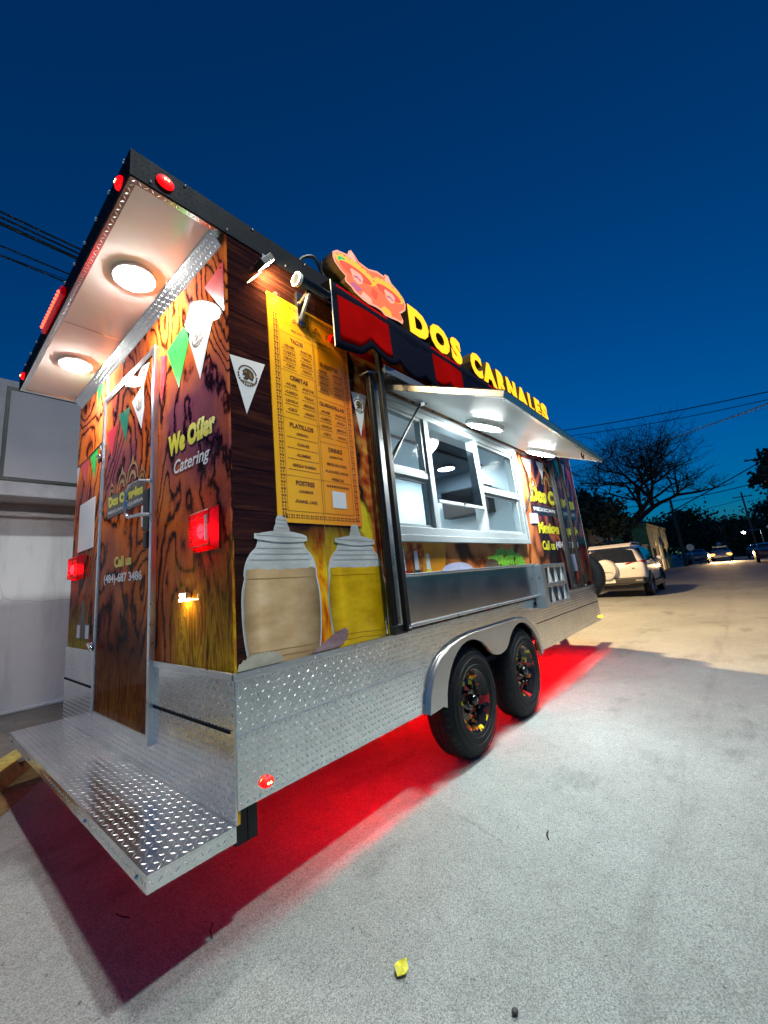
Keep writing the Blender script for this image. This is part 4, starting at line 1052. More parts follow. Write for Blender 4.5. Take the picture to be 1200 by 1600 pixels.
# ---- retractable awning
aw = obj('awning_roller', MB().tube([(.36, -.10, 2.79), (5.05, -.10, 2.79)], .036, 16), 'darkchrome', T, smooth='auto', label='awning roller tube under the roof edge')
obj('roller_end', MB().lathe([(.028, 0), (.038, 0), (.038, .02), (.036, .021)], 20, lambda r, h, t: (.358 + h, -.10 + r * math.cos(t), 2.79 + r * math.sin(t))), 'white', aw)
obj('roller_bore', MB().disc((.3595, -.10, 2.79), (0, 1, 0), (0, 0, 1), .028, 16), 'darkplate', aw)
obj('wall_rail', MB().tube([(.66, -.03, 2.60), (5.0, -.03, 2.60)], .022, 10), 'redcanvas', aw, smooth='auto')
for x in (.43, 4.95):
    bk = MB().hexa([(x, -.02, 2.60), (x + .035, -.02, 2.60), (x + .035, -.0005, 2.60), (x, -.0005, 2.60), (x, -.02, 2.80), (x + .035, -.02, 2.80), (x + .035, -.0005, 2.80), (x, -.0005, 2.80)])
    bk.tube([(x + .017, -.02, 2.63), (x + .017, -.10, 2.745)], .012, 6); bk.tube([(x + .017, -.02, 2.73), (x + .017, -.09, 2.76)], .010, 6)
    obj('awning_bracket', bk, 'steel', aw)
# scalloped valance: alternating red and navy panels with a navy hem
vx = [.59, .905, 1.21, 1.535, 1.87, 2.20, 2.52, 2.85, 3.17, 3.50, 3.83, 4.15, 4.47, 4.80, 5.0]
def vz(x):   # lower edge of the valance
    for i in range(len(vx) - 1):
        if vx[i] <= x <= vx[i + 1]:
            t = (x - vx[i]) / (vx[i + 1] - vx[i])
            if i == 0: return 2.465 + .03 * t + .085 * max(0, t - .66) / .34 * .95
            return 2.575 - .055 * math.sin(PI * min(1, t * 1.05)) ** .8 * (1.15 if t > .4 else 1) + .012 * t
    return 2.56
def vy(x, z): return -.135 - .010 * math.sin(x * 7.3 + .6) * (2.88 - z) / .35 - .02 * (2.88 - z)
def valance(x0, x1, inset, off, m, parent, name, ztop=2.885):
    mb = MB(); nx = max(4, int((x1 - x0) / .02)); nz_ = 8; vs = []
    for i in range(nx + 1):
        x = x0 + (x1 - x0) * i / nx; zb = vz(x) + inset
        for j in range(nz_ + 1):
            z = ztop + (zb - ztop) * j / nz_
            vs.append((x, vy(x, z) - off, z))
    mb.add(vs, [(i * (nz_ + 1) + j, (i + 1) * (nz_ + 1) + j, (i + 1) * (nz_ + 1) + j + 1, i * (nz_ + 1) + j + 1) for i in range(nx) for j in range(nz_)])
    o = obj(name, mb, m, parent, smooth=True)
    s = o.modifiers.new('solid', 'SOLIDIFY'); s.thickness = .0012; s.offset = 0
    return o
va = valance(vx[0], vx[-1], 0, 0, 'navy', T, 'awning_valance'); va['label'] = 'scalloped red and navy awning valance'
for a, b in ((vx[0] + .045, vx[2] - .10), (vx[3] + .11, vx[5] - .10), (vx[6] + .11, vx[8] - .10), (vx[9] + .11, vx[11] - .1), (vx[12] + .1, vx[14] - .05)):
    valance(a, b, .055, .0018, 'redcanvas', va, 'red_panel')
ct = MB()
nx = 120
vs = []
for i in range(nx + 1):
    x = .59 + 4.41 * i / nx; s = .006 * math.sin(x * 9) + .004 * math.sin(x * 23)
    vs += [(x, -.066, 2.775), (x, -.100, 2.745 + s), (x, -.132, 2.790 + s), (x, -.142, 2.84), (x, -.135, 2.885), (x, -.10, 2.905), (x, -.01, 2.912)]
ct.add(vs, [(i * 7 + j, i * 7 + 7 + j, i * 7 + 8 + j, i * 7 + 1 + j) for i in range(nx) for j in range(6)])
obj('rolled_canvas', ct, 'navy', aw, smooth=True)
piping = MB().tube([(.588, vy(.59, z) - .001, z) for z in (2.89, 2.8, 2.7, 2.6, 2.5, 2.467)], .003, 5)
obj('edge_piping', piping, 'white_print', va)
# folding arms: pairs of black posts down the wall
def arm_pair(xa, xb, m):
    a = obj('awning_arm', MB().box((xa, -.075, .915), (xa + .036, -.045, 2.45)), 'black', T, bevel=.004, label=m[0])
    b = obj('awning_arm', MB().box((xb, -.110, .905), (xb + .040, -.078, 2.70)), 'black', T, bevel=.004, label=m[1])
    obj('arm_channel', MB().box((xa + .042, -.060, .93), (min(xb + .03, xa + .095), -.012, 2.42)), 'trim' if xa < 2 else 'blackplastic', a)
    obj('arm_foot', MB().box((xa - .005, -.080, .895), (xb + .05, -.040, .945)), 'blackplastic', a, bevel=.006)
    obj('foot_bolt', MB().ball((xb + .02, -.113, .93), .010, 8, 6), 'chrome', b)
    obj('arm_top_plate', MB().hexa([(xa - .03, -.09, 2.44), (xa + .10, -.09, 2.475), (xa + .10, -.02, 2.475), (xa - .03, -.02, 2.44), (xa - .03, -.09, 2.448), (xa + .10, -.09, 2.483), (xa + .10, -.02, 2.483), (xa - .03, -.02, 2.448)]), 'trim', a)
    obj('wall_catch', MB().tube([(xa - .015, -.03, .99), (xa - .03, -.04, .97), (xa - .03, -.04, .93), (xa - .015, -.03, .91)], .004, 6), 'chrome', a)
arm_pair(.935, 1.00, ('slim black folding awning arm', 'black outer awning arm beside the window'))
arm_pair(4.37, 4.58, ('black awning arm over the front lettering', 'far black awning arm over the front lettering'))

# ---- small flood lamp over the menu
def mlp(a, b, c):   # a across (Y), b along the lamp, c out of the lens
    e = Vector((.52, 0, .62)).normalized(); o_ = Vector((.62, -.05, -.52)).normalized()
    return Vector((.205, -.055, 2.815)) + Vector((0, 1, 0)) * a + e * b + o_ * c
ml = obj('menu_lamp', MB().hexa([mlp(a, b, c) for c in (0, -.035) for a, b in ((-.034, -.05), (.034, -.05), (.034, .05), (-.034, .05))]), 'blackplastic', T, label='small flood lamp above the menu board', bevel=.004)
obj('lens', MB().add([mlp(a, b, .002) for a, b in ((-.028, -.044), (.028, -.044), (.028, .044), (-.028, .044))], [(0, 1, 2, 3)]), 'lamp_menu', ml)
obj('lamp_bracket', MB().box((.20, -.03, 2.86), (.23, -.0065, 2.90)), 'trim', ml)

# ---- roof cable
cb = [(.50 + .24 * t, .03 + .01 * math.sin(t * 9), 3.05 + .115 * math.sin(PI * t) ** .7) for t in [i / 12 for i in range(13)]]
obj('roof_cable', MB().tube(cb, .011, 8), 'blackplastic', T, smooth=True)

# ---- roof sign letters
sign = obj('roof_sign', MB().box((1.56, .075, 3.052), (4.80, .10, 3.085)), 'letter_side', T, label='row of lit yellow channel letters on the roof edge')
spots = [('D', 1.560, 1.840), ('O', 1.862, 2.180), ('S', 2.205, 2.395), ('C', 2.575, 2.815), ('A', 2.825, 3.140), ('R', 3.168, 3.395), ('N', 3.425, 3.690), ('A', 3.705, 4.035), ('L', 4.070, 4.245), ('E', 4.290, 4.485), ('S', 4.515, 4.760)]
for chh, x0, x1 in spots:
    z0, z1 = 3.030, 3.275
    if chh in 'OSC': z0, z1 = 3.024, 3.281
    vs, fs = text_geo(chh, .072)
    face = MB().add([(x0 + v[0] * (x1 - x0), -.030, z0 + v[1] * (z1 - z0)) for v in vs], fs)
    lf = obj('letter', face, 'yellow_face', sign)
    vs, fs = text_geo(chh, .077, ext=.04)
    zmin = min(v[2] for v in vs); zmax = max(v[2] for v in vs)
    body = MB().add([(x0 - .003 + v[0] * (x1 - x0 + .006), .070 - (v[2] - zmin) / (zmax - zmin) * .098, z0 - .003 + v[1] * (z1 - z0 + .006)) for v in vs], fs)
    obj('letter_return', body, 'letter_side', lf)
# lit picture box: plain hats and faceless ovals on the traced outline
lo = [(0.749, 3.254), (0.793, 3.291), (0.893, 3.317), (0.909, 3.355), (0.935, 3.376), (0.968, 3.357), (1.005, 3.327), (1.106, 3.327), (1.208, 3.366), (1.287, 3.37), (1.306, 3.395), (1.345, 3.402), (1.376, 3.356), (1.452, 3.334), (1.518, 3.297), (1.54, 3.251), (1.524, 3.194), (1.469, 3.147), (1.446, 3.13), (1.478, 3.083), (1.461, 3.048), (1.401, 3.048), (1.311, 3.031), (1.245, 3.023), (1.203, 3.042), (1.15, 3.042), (1.072, 3.029), (1.014, 3.031), (0.93, 3.049), (0.902, 3.071), (0.851, 3.085), (0.842, 3.104), (0.856, 3.13), (0.806, 3.15), (0.76, 3.182), (0.745, 3.215)]
def glowmat(name, c): return glow(name, (c[0], c[1] * .8, c[2] * .75), .80)
M['pic_base'] = glowmat('lit_picture_orange', (1.0, .20, .07)); M['pic_rim'] = glowmat('lit_picture_rim', (1.0, .50, .36))
M['pic_yellow'] = glowmat('lit_picture_yellow', (1.0, .62, .05)); M['pic_pale'] = glowmat('lit_picture_pale', (1.0, .56, .42)); M['pic_face'] = glowmat('lit_picture_face', (1.0, .52, .40)); M['pic_green'] = glowmat('lit_picture_green', (.02, .65, .16)); M['pic_lilac'] = glowmat('lit_picture_lilac', (.55, .14, .30)); M['pic_deep'] = glowmat('lit_picture_deep', (.80, .10, .04))
pic = obj('picture_sign', MB().prism(lo, lambda x, z: (x, .07, z), lambda x, z: (x, -.028, z)), 'letter_side', T, label='lit picture sign of two sombreros on the roof edge')
cxx, czz = 1.14, 3.2
obj('picture_face', MB().sheet(lo, side(.0290)), 'pic_rim', pic)
obj('picture_field', MB().sheet([(cxx + (x - cxx) * .955, czz + (z - czz) * .90) for x, z in lo], side(.0300)), 'pic_base', pic)
def blob(pts, m, lvl, name='picture_patch'): obj(name, MB().sheet(pts, side(.0300 + lvl * .0008)), m, pic)
def arc_strip(cx, cz, rx, rz, a0, a1, w, rot=0.):
    out = []; inn = []
    for k in range(13):
        a = R(a0 + (a1 - a0) * k / 12)
        for lst, q in ((out, 1), (inn, 1 - w)):
            x = rx * q * math.cos(a); z = rz * q * math.sin(a); lst.append((cx + x * math.cos(rot) - z * math.sin(rot), cz + x * math.sin(rot) + z * math.cos(rot)))
    return out + inn[::-1]
def ell(cx, cz, rx, rz, rot=0., n=20):
    return [(cx + rx * math.cos(a) * math.cos(rot) - rz * math.sin(a) * math.sin(rot), cz + rx * math.cos(a) * math.sin(rot) + rz * math.sin(a) * math.cos(rot)) for a in [2 * PI * k / n for k in range(n)]]
for (cx, cz, rx, rz, rot) in ((.968, 3.235, .205, .068, .02), (1.33, 3.265, .185, .072, .04)):
    blob(ell(cx, cz, rx, rz, rot), 'pic_yellow', 1, 'hat_brim')
    blob(ell(cx - .005, cz - .026, rx * .80, rz * .62, rot), 'pic_deep', 2, 'brim_underside')
    blob([(cx - .065, cz - .03), (cx - .05, cz - .012), (cx + .04, cz - .010), (cx + .065, cz - .03), (cx + .045, cz - .085), (cx + .0, cz - .105), (cx - .04, cz - .088)], 'pic_face', 3, 'face_patch')
    blob([(cx - .045, cz - .062), (cx, cz - .046), (cx + .045, cz - .064), (cx + .025, cz - .074), (cx, cz - .062), (cx - .025, cz - .073)], 'pic_lilac', 4, 'moustache')
for (cx, cz, rx, rz) in ((.968, 3.237, .19, .059), (1.33, 3.267, .17, .062)):
    for q in range(9):
        a = R(15 + q * 18.5); blob(ell(cx + rx * math.cos(a), cz + rz * math.sin(a), .010, .006, 0, 8), ('pic_deep', 'pic_green', 'pic_lilac')[q % 3], 3, 'brim_dot')
blob([(.895, 3.295), (.915, 3.345), (.935, 3.362), (.957, 3.345), (.985, 3.30)], 'pic_pale', 2, 'hat_crown')
blob([(1.285, 3.335), (1.308, 3.378), (1.335, 3.386), (1.36, 3.335)], 'pic_pale', 2, 'hat_crown')
blob([(.785, 3.225), (.80, 3.25), (.85, 3.262), (.865, 3.25), (.82, 3.235), (.80, 3.21)], 'pic_green', 3, 'hat_patch')
blob([(.99, 3.05), (1.06, 3.045), (1.11, 3.05), (1.10, 3.085), (1.02, 3.10)], 'pic_pale', 1)
blob([(1.20, 3.055), (1.245, 3.035), (1.33, 3.045), (1.32, 3.09), (1.25, 3.10)], 'pic_yellow', 1)
blob([(.88, 3.09), (.96, 3.065), (1.02, 3.11), (.93, 3.125)], 'pic_lilac', 1)
blob([(1.10, 3.12), (1.16, 3.10), (1.19, 3.17), (1.13, 3.19)], 'pic_deep', 1)
obj('picture_bracket', MB().box((.742, .0705, 3.06), (1.53, .09, 3.24)), 'letter_side', pic)

# ------------------------------------------------------------------ street lamps that light the place
def street_lamp(label, base, head, col, power, group=None, arm_r=.035, spot=None, size=.18, headmat=None, aim=None):
    t = thing('street_lamp', label, 'street lamp', (base[0], base[1], 0), 0, group)
    hx, hy, hz = head[0] - base[0], head[1] - base[1], head[2]
    obj('post', MB().tube([(0, 0, 0), (0, 0, hz * .5), (0, 0, hz + .2)], .085, 12, r1=.05), 'steel', t, smooth='auto')
    obj('base_plate', MB().box((-.16, -.16, 0), (.16, .16, .03)), 'steel', t)
    obj('arm', MB().tube([(0, 0, hz + .12), (hx * .5, hy * .5, hz + .18), (hx, hy, hz + .12)], arm_r, 8), 'steel', t)
    d = Vector((hx, hy, 0)).normalized() if abs(hx) + abs(hy) > .01 else Vector((1, 0, 0)); e = Vector((-d.y, d.x, 0)); c = Vector((hx, hy, hz))
    p = [c + d * a + e * b + Vector((0, 0, z)) for z in (.0, .10) for a, b in ((-.30, -.12), (.30, -.09), (.30, .09), (-.30, .12))]
    hd = obj('lamp_head', MB().hexa(p), 'blackplastic', t, bevel=.02)
    obj('lens', MB().hexa([c + d * a + e * b + Vector((0, 0, z)) for z in (-.012, -.001) for a, b in ((-.22, -.08), (.22, -.07), (.22, .07), (-.22, .08))]), headmat, hd)
    if power:
        ld = bpy.data.lights.new('lamp_light', 'SPOT' if spot else 'POINT'); ld.energy = power; ld.color = col; ld.shadow_soft_size = size
        if spot: ld.spot_size = R(spot); ld.spot_blend = .7
        lo_ = bpy.data.objects.new('lamp_light', ld); C.objects.link(lo_); lo_.parent = hd; lo_.location = (hx, hy, hz - .10)
        if aim: lo_.rotation_euler = Vector(aim).to_track_quat('-Z', 'Y').to_euler()
    return t
M['led_head'] = glow('street_led', (.9, 1.0, .96), 20.)
M['sodium_head'] = glow('street_sodium', (1.0, .62, .22), 20.)
street_lamp('unseen white street lamp added over the road beside the trailer', (0.6, -5.2), (0.9, -2.9, 7.6), (.90, 1.0, .96), 1250, spot=150, headmat='led_head')  # out of view, added to brighten the ground on this side
street_lamp('warm street lamp standing on the pavement past the trailer', (7.5, 4.35), (7.4, 4.0, 6.4), (1.0, .66, .31), 5600, spot=124, headmat='sodium_head', aim=(.36, -.45, -.82))
far = street_lamp('lit white street lamp on a pale post far down the road', (70.3, -4.0), (70, -2.45, 3.05), (1, 1, 1), 60, headmat='led_head')
obj('lens_glow', MB().ball((-.3, 1.55, 3.02), .16, 10, 6), 'led_head', far)

# ------------------------------------------------------------------ cars
M['carwhite'] = plain('white_car_paint', (.66, .64, .60), .25, 0, .8, var=.05)
M['carblue'] = plain('grey_blue_car_paint', (.10, .11, .14), .3, .3, .8)
M['carred'] = plain('dark_red_car_paint', (.16, .05, .04), .3, .2, .8)
M['cardark'] = plain('dark_car_paint', (.05, .05, .06), .3, .2, .8)
M['carsilver'] = plain('silver_car_paint', (.40, .39, .37), .3, .5, .8)
M['tail'] = plain('tail_lens', (.32, .008, .012), .12, 0, .8, var=.3, scale=20)
M['headlight_on'] = glow('headlight_on', (1.0, .30, .06), 3.2)
M['cladding'] = plain('grey_cladding', (.035, .036, .038), .6)
def car(name, label, paint, loc, rz, Lc, Wc, Hc, belt, stations, group=None, detail=True, spare=False):
    """stations: rows (x, z_floor, z_belt, z_top, half_width_low, half_width_belt, half_width_top); x from the tail (0) to the nose"""
    t = thing(name, label, 'car', loc, rz, group)
    rings = []
    for (x, zf, zb_, zt_, wl, wb, wt) in stations:
        half = [(0, zf), (wl * .8, zf), (wl, zf + .10), (wb * 1.01, zf + (zb_ - zf) * .55), (wb, zb_)]
        if zt_ > zb_ + .05: half += [(wt + (wb - wt) * .35, zb_ + (zt_ - zb_) * .55), (wt, zt_ - .06), (wt * .82, zt_), (0, zt_ + .02)]
        else: half += [(wb * .93, zb_ + .015), (wb * .85, zb_ + .025), (wb * .6, zb_ + .035), (0, zb_ + .04)]
        rings.append([(x, y, z) for y, z in half] + [(x, -y, z) for y, z in half[-2:0:-1]])
    n = len(rings[0]); mb = MB()
    mb.add([p for r in rings for p in r], [(i * n + k, i * n + (k + 1) % n, (i + 1) * n + (k + 1) % n, (i + 1) * n + k) for i in range(len(rings) - 1) for k in range(n)] + [tuple(range(n))[::-1], tuple(range((len(rings) - 1) * n, len(rings) * n))])
    body = obj('body', mb, paint, t, smooth='auto')
    body.modifiers.remove(body.modifiers['edges'])
    ss = body.modifiers.new('sub', 'SUBSURF'); ss.levels = 1; ss.render_levels = 2
    def st(x):
        for a, b in zip(stations, stations[1:]):
            if a[0] <= x <= b[0]:
                k = (x - a[0]) / (b[0] - a[0]); return [a[i] + (b[i] - a[i]) * k for i in range(7)]
        return list(stations[-1])
    return t, st, body
def car_wheel(t, x, y, r, side_):
    wl = obj('wheel', MB().lathe([(0, .02), (.05, .02), (.08, .035), (r * .55, .03), (r * .62, .0), (r * .64, .1)], 20, lambda q, h, a: (x + q * math.cos(a), y + side_ * (-h), r + q * math.sin(a))), 'carsilver', t, smooth='auto')
    obj('tyre', MB().lathe([(r * .62, -.005), (r * .7, -.012), (r * .92, -.008), (r, .02), (r, .18), (r * .9, .20), (r * .6, .19)], 28, lambda q, h, a: (x + q * math.cos(a), y - side_ * h, r + q * math.sin(a))), 'rubber', wl, smooth='auto')
    return wl
# --- white compact SUV with a spare wheel cover
SUV = [(0.00, .48, .86, .88, .66, .74, .60), (.06, .40, .98, 1.02, .78, .86, .68), (.14, .36, 1.03, 1.32, .84, .875, .66), (.34, .34, 1.05, 1.56, .86, .885, .64), (.9, .30, 1.03, 1.62, .87, .89, .64), (1.6, .28, 1.00, 1.63, .87, .89, .64),
       (2.25, .28, .98, 1.60, .87, .89, .63), (2.70, .28, .98, 1.38, .87, .885, .62), (3.05, .28, 1.0, 1.03, .87, .875, .60), (3.6, .30, .94, .96, .86, .85, .6), (3.95, .34, .82, .84, .80, .76, .6), (4.05, .42, .70, .72, .62, .62, .5)]
SX, SY = 14.25, 1.50
t, st, body = car('parked_suv', 'white compact car with a round spare wheel cover, parked beyond the trailer', 'carwhite', (SX, SY, 0), 0, 4.05, 1.78, 1.64, 1.0, SUV)
obj('rear_window', MB().prism([(.70, 1.06), (.60, 1.42), (.35, 1.48), (-.35, 1.48), (-.60, 1.42), (-.70, 1.06)], lambda y, z: (.035 + (z - 1.06) * .40, y, z), lambda y, z: (.20 + (z - 1.06) * .40, y, z)), 'carglass', t, bevel=.01)
obj('roof_spoiler', MB().hexa([(.17, -.60, 1.525), (.40, -.62, 1.60), (.40, .62, 1.60), (.17, .60, 1.525), (.15, -.58, 1.56), (.40, -.60, 1.65), (.40, .60, 1.65), (.15, .58, 1.56)]), 'carwhite', t, bevel=.015)
cov = obj('spare_wheel_cover', MB().lathe([(0, -.19), (.22, -.185), (.29, -.165), (.325, -.11), (.335, .0), (.33, .08)], 36, lambda r, h, a: (h + .02, .16 + r * math.cos(a), .86 + r * math.sin(a))), 'carwhite', t, smooth='auto')
obj('cover_crease', MB().tube([(-.172, -.05, .745), (-.178, .02, .79), (-.178, .30, .79), (-.172, .37, .745)], .006, 6), 'cladding', cov)
for s in (-1, 1):
    obj('tail_lamp', MB().hexa([(.03, s * .38, .985), (.10, s * .82, .945), (.24, s * .895, .965), (.08, s * .40, 1.0), (.045, s * .38, 1.025), (.085, s * .82, 1.085), (.26, s * .895, 1.095), (.10, s * .40, 1.06)]), 'tail', t, bevel=.01)
    obj('side_window', MB().hexa([(.75, s * .875, 1.08), (2.45, s * .88, 1.06), (2.40, s * .84, 1.06), (.75, s * .84, 1.08), (.85, s * .705, 1.49), (2.05, s * .70, 1.50), (2.05, s * .66, 1.50), (.85, s * .66, 1.49)]), 'carglass', t)
    obj('quarter_window', MB().hexa([(.30, s * .865, 1.12), (.68, s * .882, 1.09), (.68, s * .84, 1.09), (.30, s * .83, 1.12), (.45, s * .70, 1.46), (.76, s * .71, 1.49), (.76, s * .66, 1.49), (.45, s * .66, 1.46)]), 'carglass', t)
    mr = MB().ball((2.35, s * 1.0, 1.10), .10, 10, 6, (.6, 1.0, .85)); mr.box((2.33, s * .93 - .06, 1.04), (2.40, s * .93 + .04, 1.08))
    obj('door_mirror', mr, 'carwhite', t, smooth=True)
    obj('door_handle', MB().box((1.30, s * .905 - .015, .93), (1.46, s * .905 + .015, .96)), 'carwhite', t)
    obj('roof_rail', MB().tube([(.55, s * .55, 1.63), (.65, s * .56, 1.67), (2.0, s * .56, 1.67), (2.1, s * .56, 1.62)], .015, 6), 'carsilver', t)
    obj('sill_cladding', MB().hexa([(.95, s * .80, .26), (3.1, s * .80, .26), (3.1, s * .92, .26), (.95, s * .92, .26), (.95, s * .80, .42), (3.1, s * .80, .42), (3.1, s * .905, .42), (.95, s * .905, .42)]), 'cladding', t)
    for x in (.72, 3.25):
        arch_ = MB(); arch_.lathe([(.345, -.02), (.375, -.03), (.43, -.022), (.43, .04), (.345, .04)], 36, lambda r, h, a, x=x, s=s: (x + r * math.cos(a), s * (.885 - h), .34 + r * abs(math.sin(a)) * (1 if math.sin(a) > 0 else .15)))
        obj('arch_cladding', arch_, 'cladding', t)
        car_wheel(t, x, s * .86, .335, s)
bp = obj('bumper', MB().hexa([(-.045, -.80, .40), (.42, -.90, .40), (.42, .90, .40), (-.045, .80, .40), (-.05, -.80, .60), (.42, -.905, .60), (.42, .905, .60), (-.05, .80, .60)]), 'cladding', t, bevel=.04, segs=3)
obj('bumper_insert', MB().box((-.060, -.50, .405), (-.04, .60, .45)), 'blackplastic', bp)
obj('bumper_lamp', MB().box((-.056, -.76, .485), (-.045, -.58, .53)), 'carsilver', bp)
obj('licence_plate', MB().box((-.068, -.05, .455), (-.0505, .25, .575)), 'plate', bp)
obj('under_tray', MB().box((.1, -.72, .20), (3.9, .72, .40)), 'blackplastic', t)
obj('antenna', MB().tube([(.48, .15, 1.63), (.40, .17, 1.85)], .006, 5), 'blackplastic', t)
obj('badge', MB().box((-.01, -.60, .86), (.02, -.54, .88)), 'cladding', t)
obj('shut_line', MB().box((.035, -.70, .64), (.05, .70, .648)), 'cladding', t)

# --- sedans and a pickup further off
SED = [(0, .40, .72, .74, .6, .66, .5), (.08, .32, .92, .94, .80, .82, .6), (.55, .28, .98, 1.02, .86, .87, .58), (1.0, .26, .98, 1.30, .87, .88, .60), (1.5, .26, .96, 1.42, .87, .88, .60), (2.3, .26, .95, 1.42, .87, .88, .60), (2.8, .26, .94, 1.22, .87, .88, .60), (3.25, .26, .93, .95, .87, .87, .6), (3.9, .28, .86, .88, .86, .84, .6), (4.35, .34, .72, .74, .74, .72, .5), (4.42, .40, .62, .64, .6, .6, .5)]
def sedan(label, paint, loc, rz, on=False, name='parked_car'):
    t, st, body = car(name, label, paint, loc, rz, 4.42, 1.76, 1.42, .95, SED, 'cars far down the street')
    obj('rear_window', MB().hexa([(.60, -.62, 1.0), (.68, -.62, .98), (.68, .62, .98), (.60, .62, 1.0), (1.02, -.52, 1.35), (1.10, -.52, 1.33), (1.10, .52, 1.33), (1.02, .52, 1.35)]), 'carglass', t)
    obj('windscreen', MB().hexa([(3.20, -.62, .97), (3.1, -.62, .96), (3.1, .62, .96), (3.20, .62, .97), (2.55, -.52, 1.37), (2.45, -.52, 1.36), (2.45, .52, 1.36), (2.55, .52, 1.37)]), 'carglass', t)
    for s in (-1, 1):
        obj('side_window', MB().hexa([(1.0, s * .865, 1.0), (2.9, s * .865, .98), (2.9, s * .82, .98), (1.0, s * .82, 1.0), (1.3, s * .69, 1.33), (2.4, s * .69, 1.34), (2.4, s * .64, 1.34), (1.3, s * .64, 1.33)]), 'carglass', t)
        obj('tail_lamp', MB().hexa([(.02, s * .48, .74), (.10, s * .84, .74), (.25, s * .84, .74), (.12, s * .48, .74), (.03, s * .48, .90), (.08, s * .82, .90), (.25, s * .85, .90), (.12, s * .48, .90)]), 'tail', t)
        hl = MB().ball((4.27, s * .62, .68), .21, 10, 6, (.8, 1.2, .7))
        obj('headlamp', hl, 'headlight_on' if on else 'carsilver', t)
        for x in (.85, 3.5): car_wheel(t, x, s * .84, .31, s)
    obj('bumper', MB().box((-.03, -.72, .32), (.3, .72, .5)), 'cladding', t, bevel=.03)
    obj('licence_plate', MB().box((-.045, -.16, .56), (.05, .16, .68)), 'plate', t)
    return t
sedan('grey blue sedan parked at the left kerb beside the round sign', 'carblue', (50.5, 1.50, 0), 0)
sedan('dark red car parked at the right edge of the road', 'carred', (42, -3.2, 0), 0)
sedan('small dark car parked ahead of the red one at the right', 'cardark', (60, -3.0, 0), 0)
onc = sedan('oncoming car with both headlights blazing', 'carsilver', (59.5, -.15, 0), PI, True, 'oncoming_car')
obj('roof_rack', MB().box((1.2, -.6, 1.50), (2.6, .6, 1.55)).box((1.3, -.55, 1.40), (1.34, .55, 1.50)).box((2.4, -.55, 1.40), (2.44, .55, 1.50)), 'steel', onc)
obj('roof_load', MB().ball((1.9, 0, 1.75), .22, 10, 6), 'carsilver', onc)
for s in (-1, 1):
    ld = bpy.data.lights.new('headlamp_beam', 'SPOT'); ld.energy = 2500; ld.color = (1, .62, .28); ld.spot_size = R(70); ld.spot_blend = .8; ld.shadow_soft_size = .08
    lo_ = bpy.data.objects.new('headlamp_beam', ld); C.objects.link(lo_); lo_.parent = onc; lo_.location = (4.5, s * .62, .68); lo_.rotation_euler = (0, R(-84), 0)

# ------------------------------------------------------------------ buildings and walls down the street
yb = thing('yellow_building', 'low yellow rendered building with painted dark lettering marks', 'building', (36, 3.05, 0))
obj('wall', MB().box((0, .02, 0), (11, 3.2, 3.35)), 'yellowwall', yb)
obj('parapet', MB().box((-.1, -.06, 3.35), (11.1, 3.3, 3.55)), 'yellowwall', yb)
for i, (x, z, w, h) in enumerate(((2.2, 2.5, 1.3, .45), (2.4, 1.9, 1.0, .35), (5.4, 2.55, 1.2, .4), (5.6, 1.9, 1.0, .4), (8.2, 2.4, 1.3, .5))):
    obj('painted_mark', MB().box((x, .0, z), (x + w, .018, z + h)), 'blackplastic', yb)
obj('door', MB().box((3.9, -.01, 0), (4.8, .03, 2.0)), 'cladding', yb)
for x in (1.0, 6.9, 9.6):
    wn_ = obj('window', MB().box((x, -.02, 1.0), (x + 1.0, .03, 1.7)), 'carglass', yb)
    obj('sill', MB().box((x - .05, -.08, .92), (x + 1.05, .0, .995)), 'yellowwall', wn_)
gw = thing('garden_wall', 'grey low wall with a dark gate left of the yellow building', 'wall', (33, 3.2, 0))
obj('wall', MB().box((0, 0, 0), (2.9, .25, 1.9)).box((0, .2502, 0), (.25, 6, 1.9)), 'greywall', gw)
obj('coping', MB().box((-.06, -.06, 1.9005), (2.9, .3, 1.99)).box((-.06, .302, 1.9005), (.31, 6, 1.99)), 'greywall', gw)
obj('gate', MB().box((-.04, 1.2, .05), (-.002, 2.6, 1.8)), 'blackplastic', gw)
hs = thing('dark_house', 'dark gable-ended house half hidden behind the trailer front', 'house', (24, 6.2, 0))
obj('wall', MB().box((0, -2.0, 0), (7, 3.5, 2.9)), 'greywall', hs)
obj('roof', MB().prism([(-2.4, 2.88), (3.9, 2.88), (.75, 4.4)], lambda y, z: (-.3, y, z), lambda y, z: (7.3, y, z)), 'cladding', hs)
obj('window', MB().box((-.03, -1.2, 1.0), (.02, -.2, 2.0)), 'carglass', hs)
obj('door', MB().box((-.03, .6, 0), (.02, 1.5, 2.05)), 'cladding', hs)
fw = thing('far_wall', 'long pale boundary wall behind the oncoming car', 'wall', (85, -6, 0))
obj('wall', MB().box((0, -8, 0), (.3, 7, 2.6)), 'greywall', fw)
obj('coping', MB().box((-.05, -8, 2.6005), (.35, 7, 2.7)), 'stucco', fw)
fh = thing('far_house', 'pale house with flat roof at the far right kerb', 'house', (66, -9.5, 0))
obj('wall', MB().box((0, -6, 0), (10, 4.2, 3.4)), 'greywall', fh)
obj('roof', MB().box((-.4, -6.3, 3.4005), (10.3, 4.7, 3.65)), 'stucco', fh)
obj('window', MB().box((-.03, 1.4, 1.0), (.02, 2.8, 2.1)), 'carglass', fh)

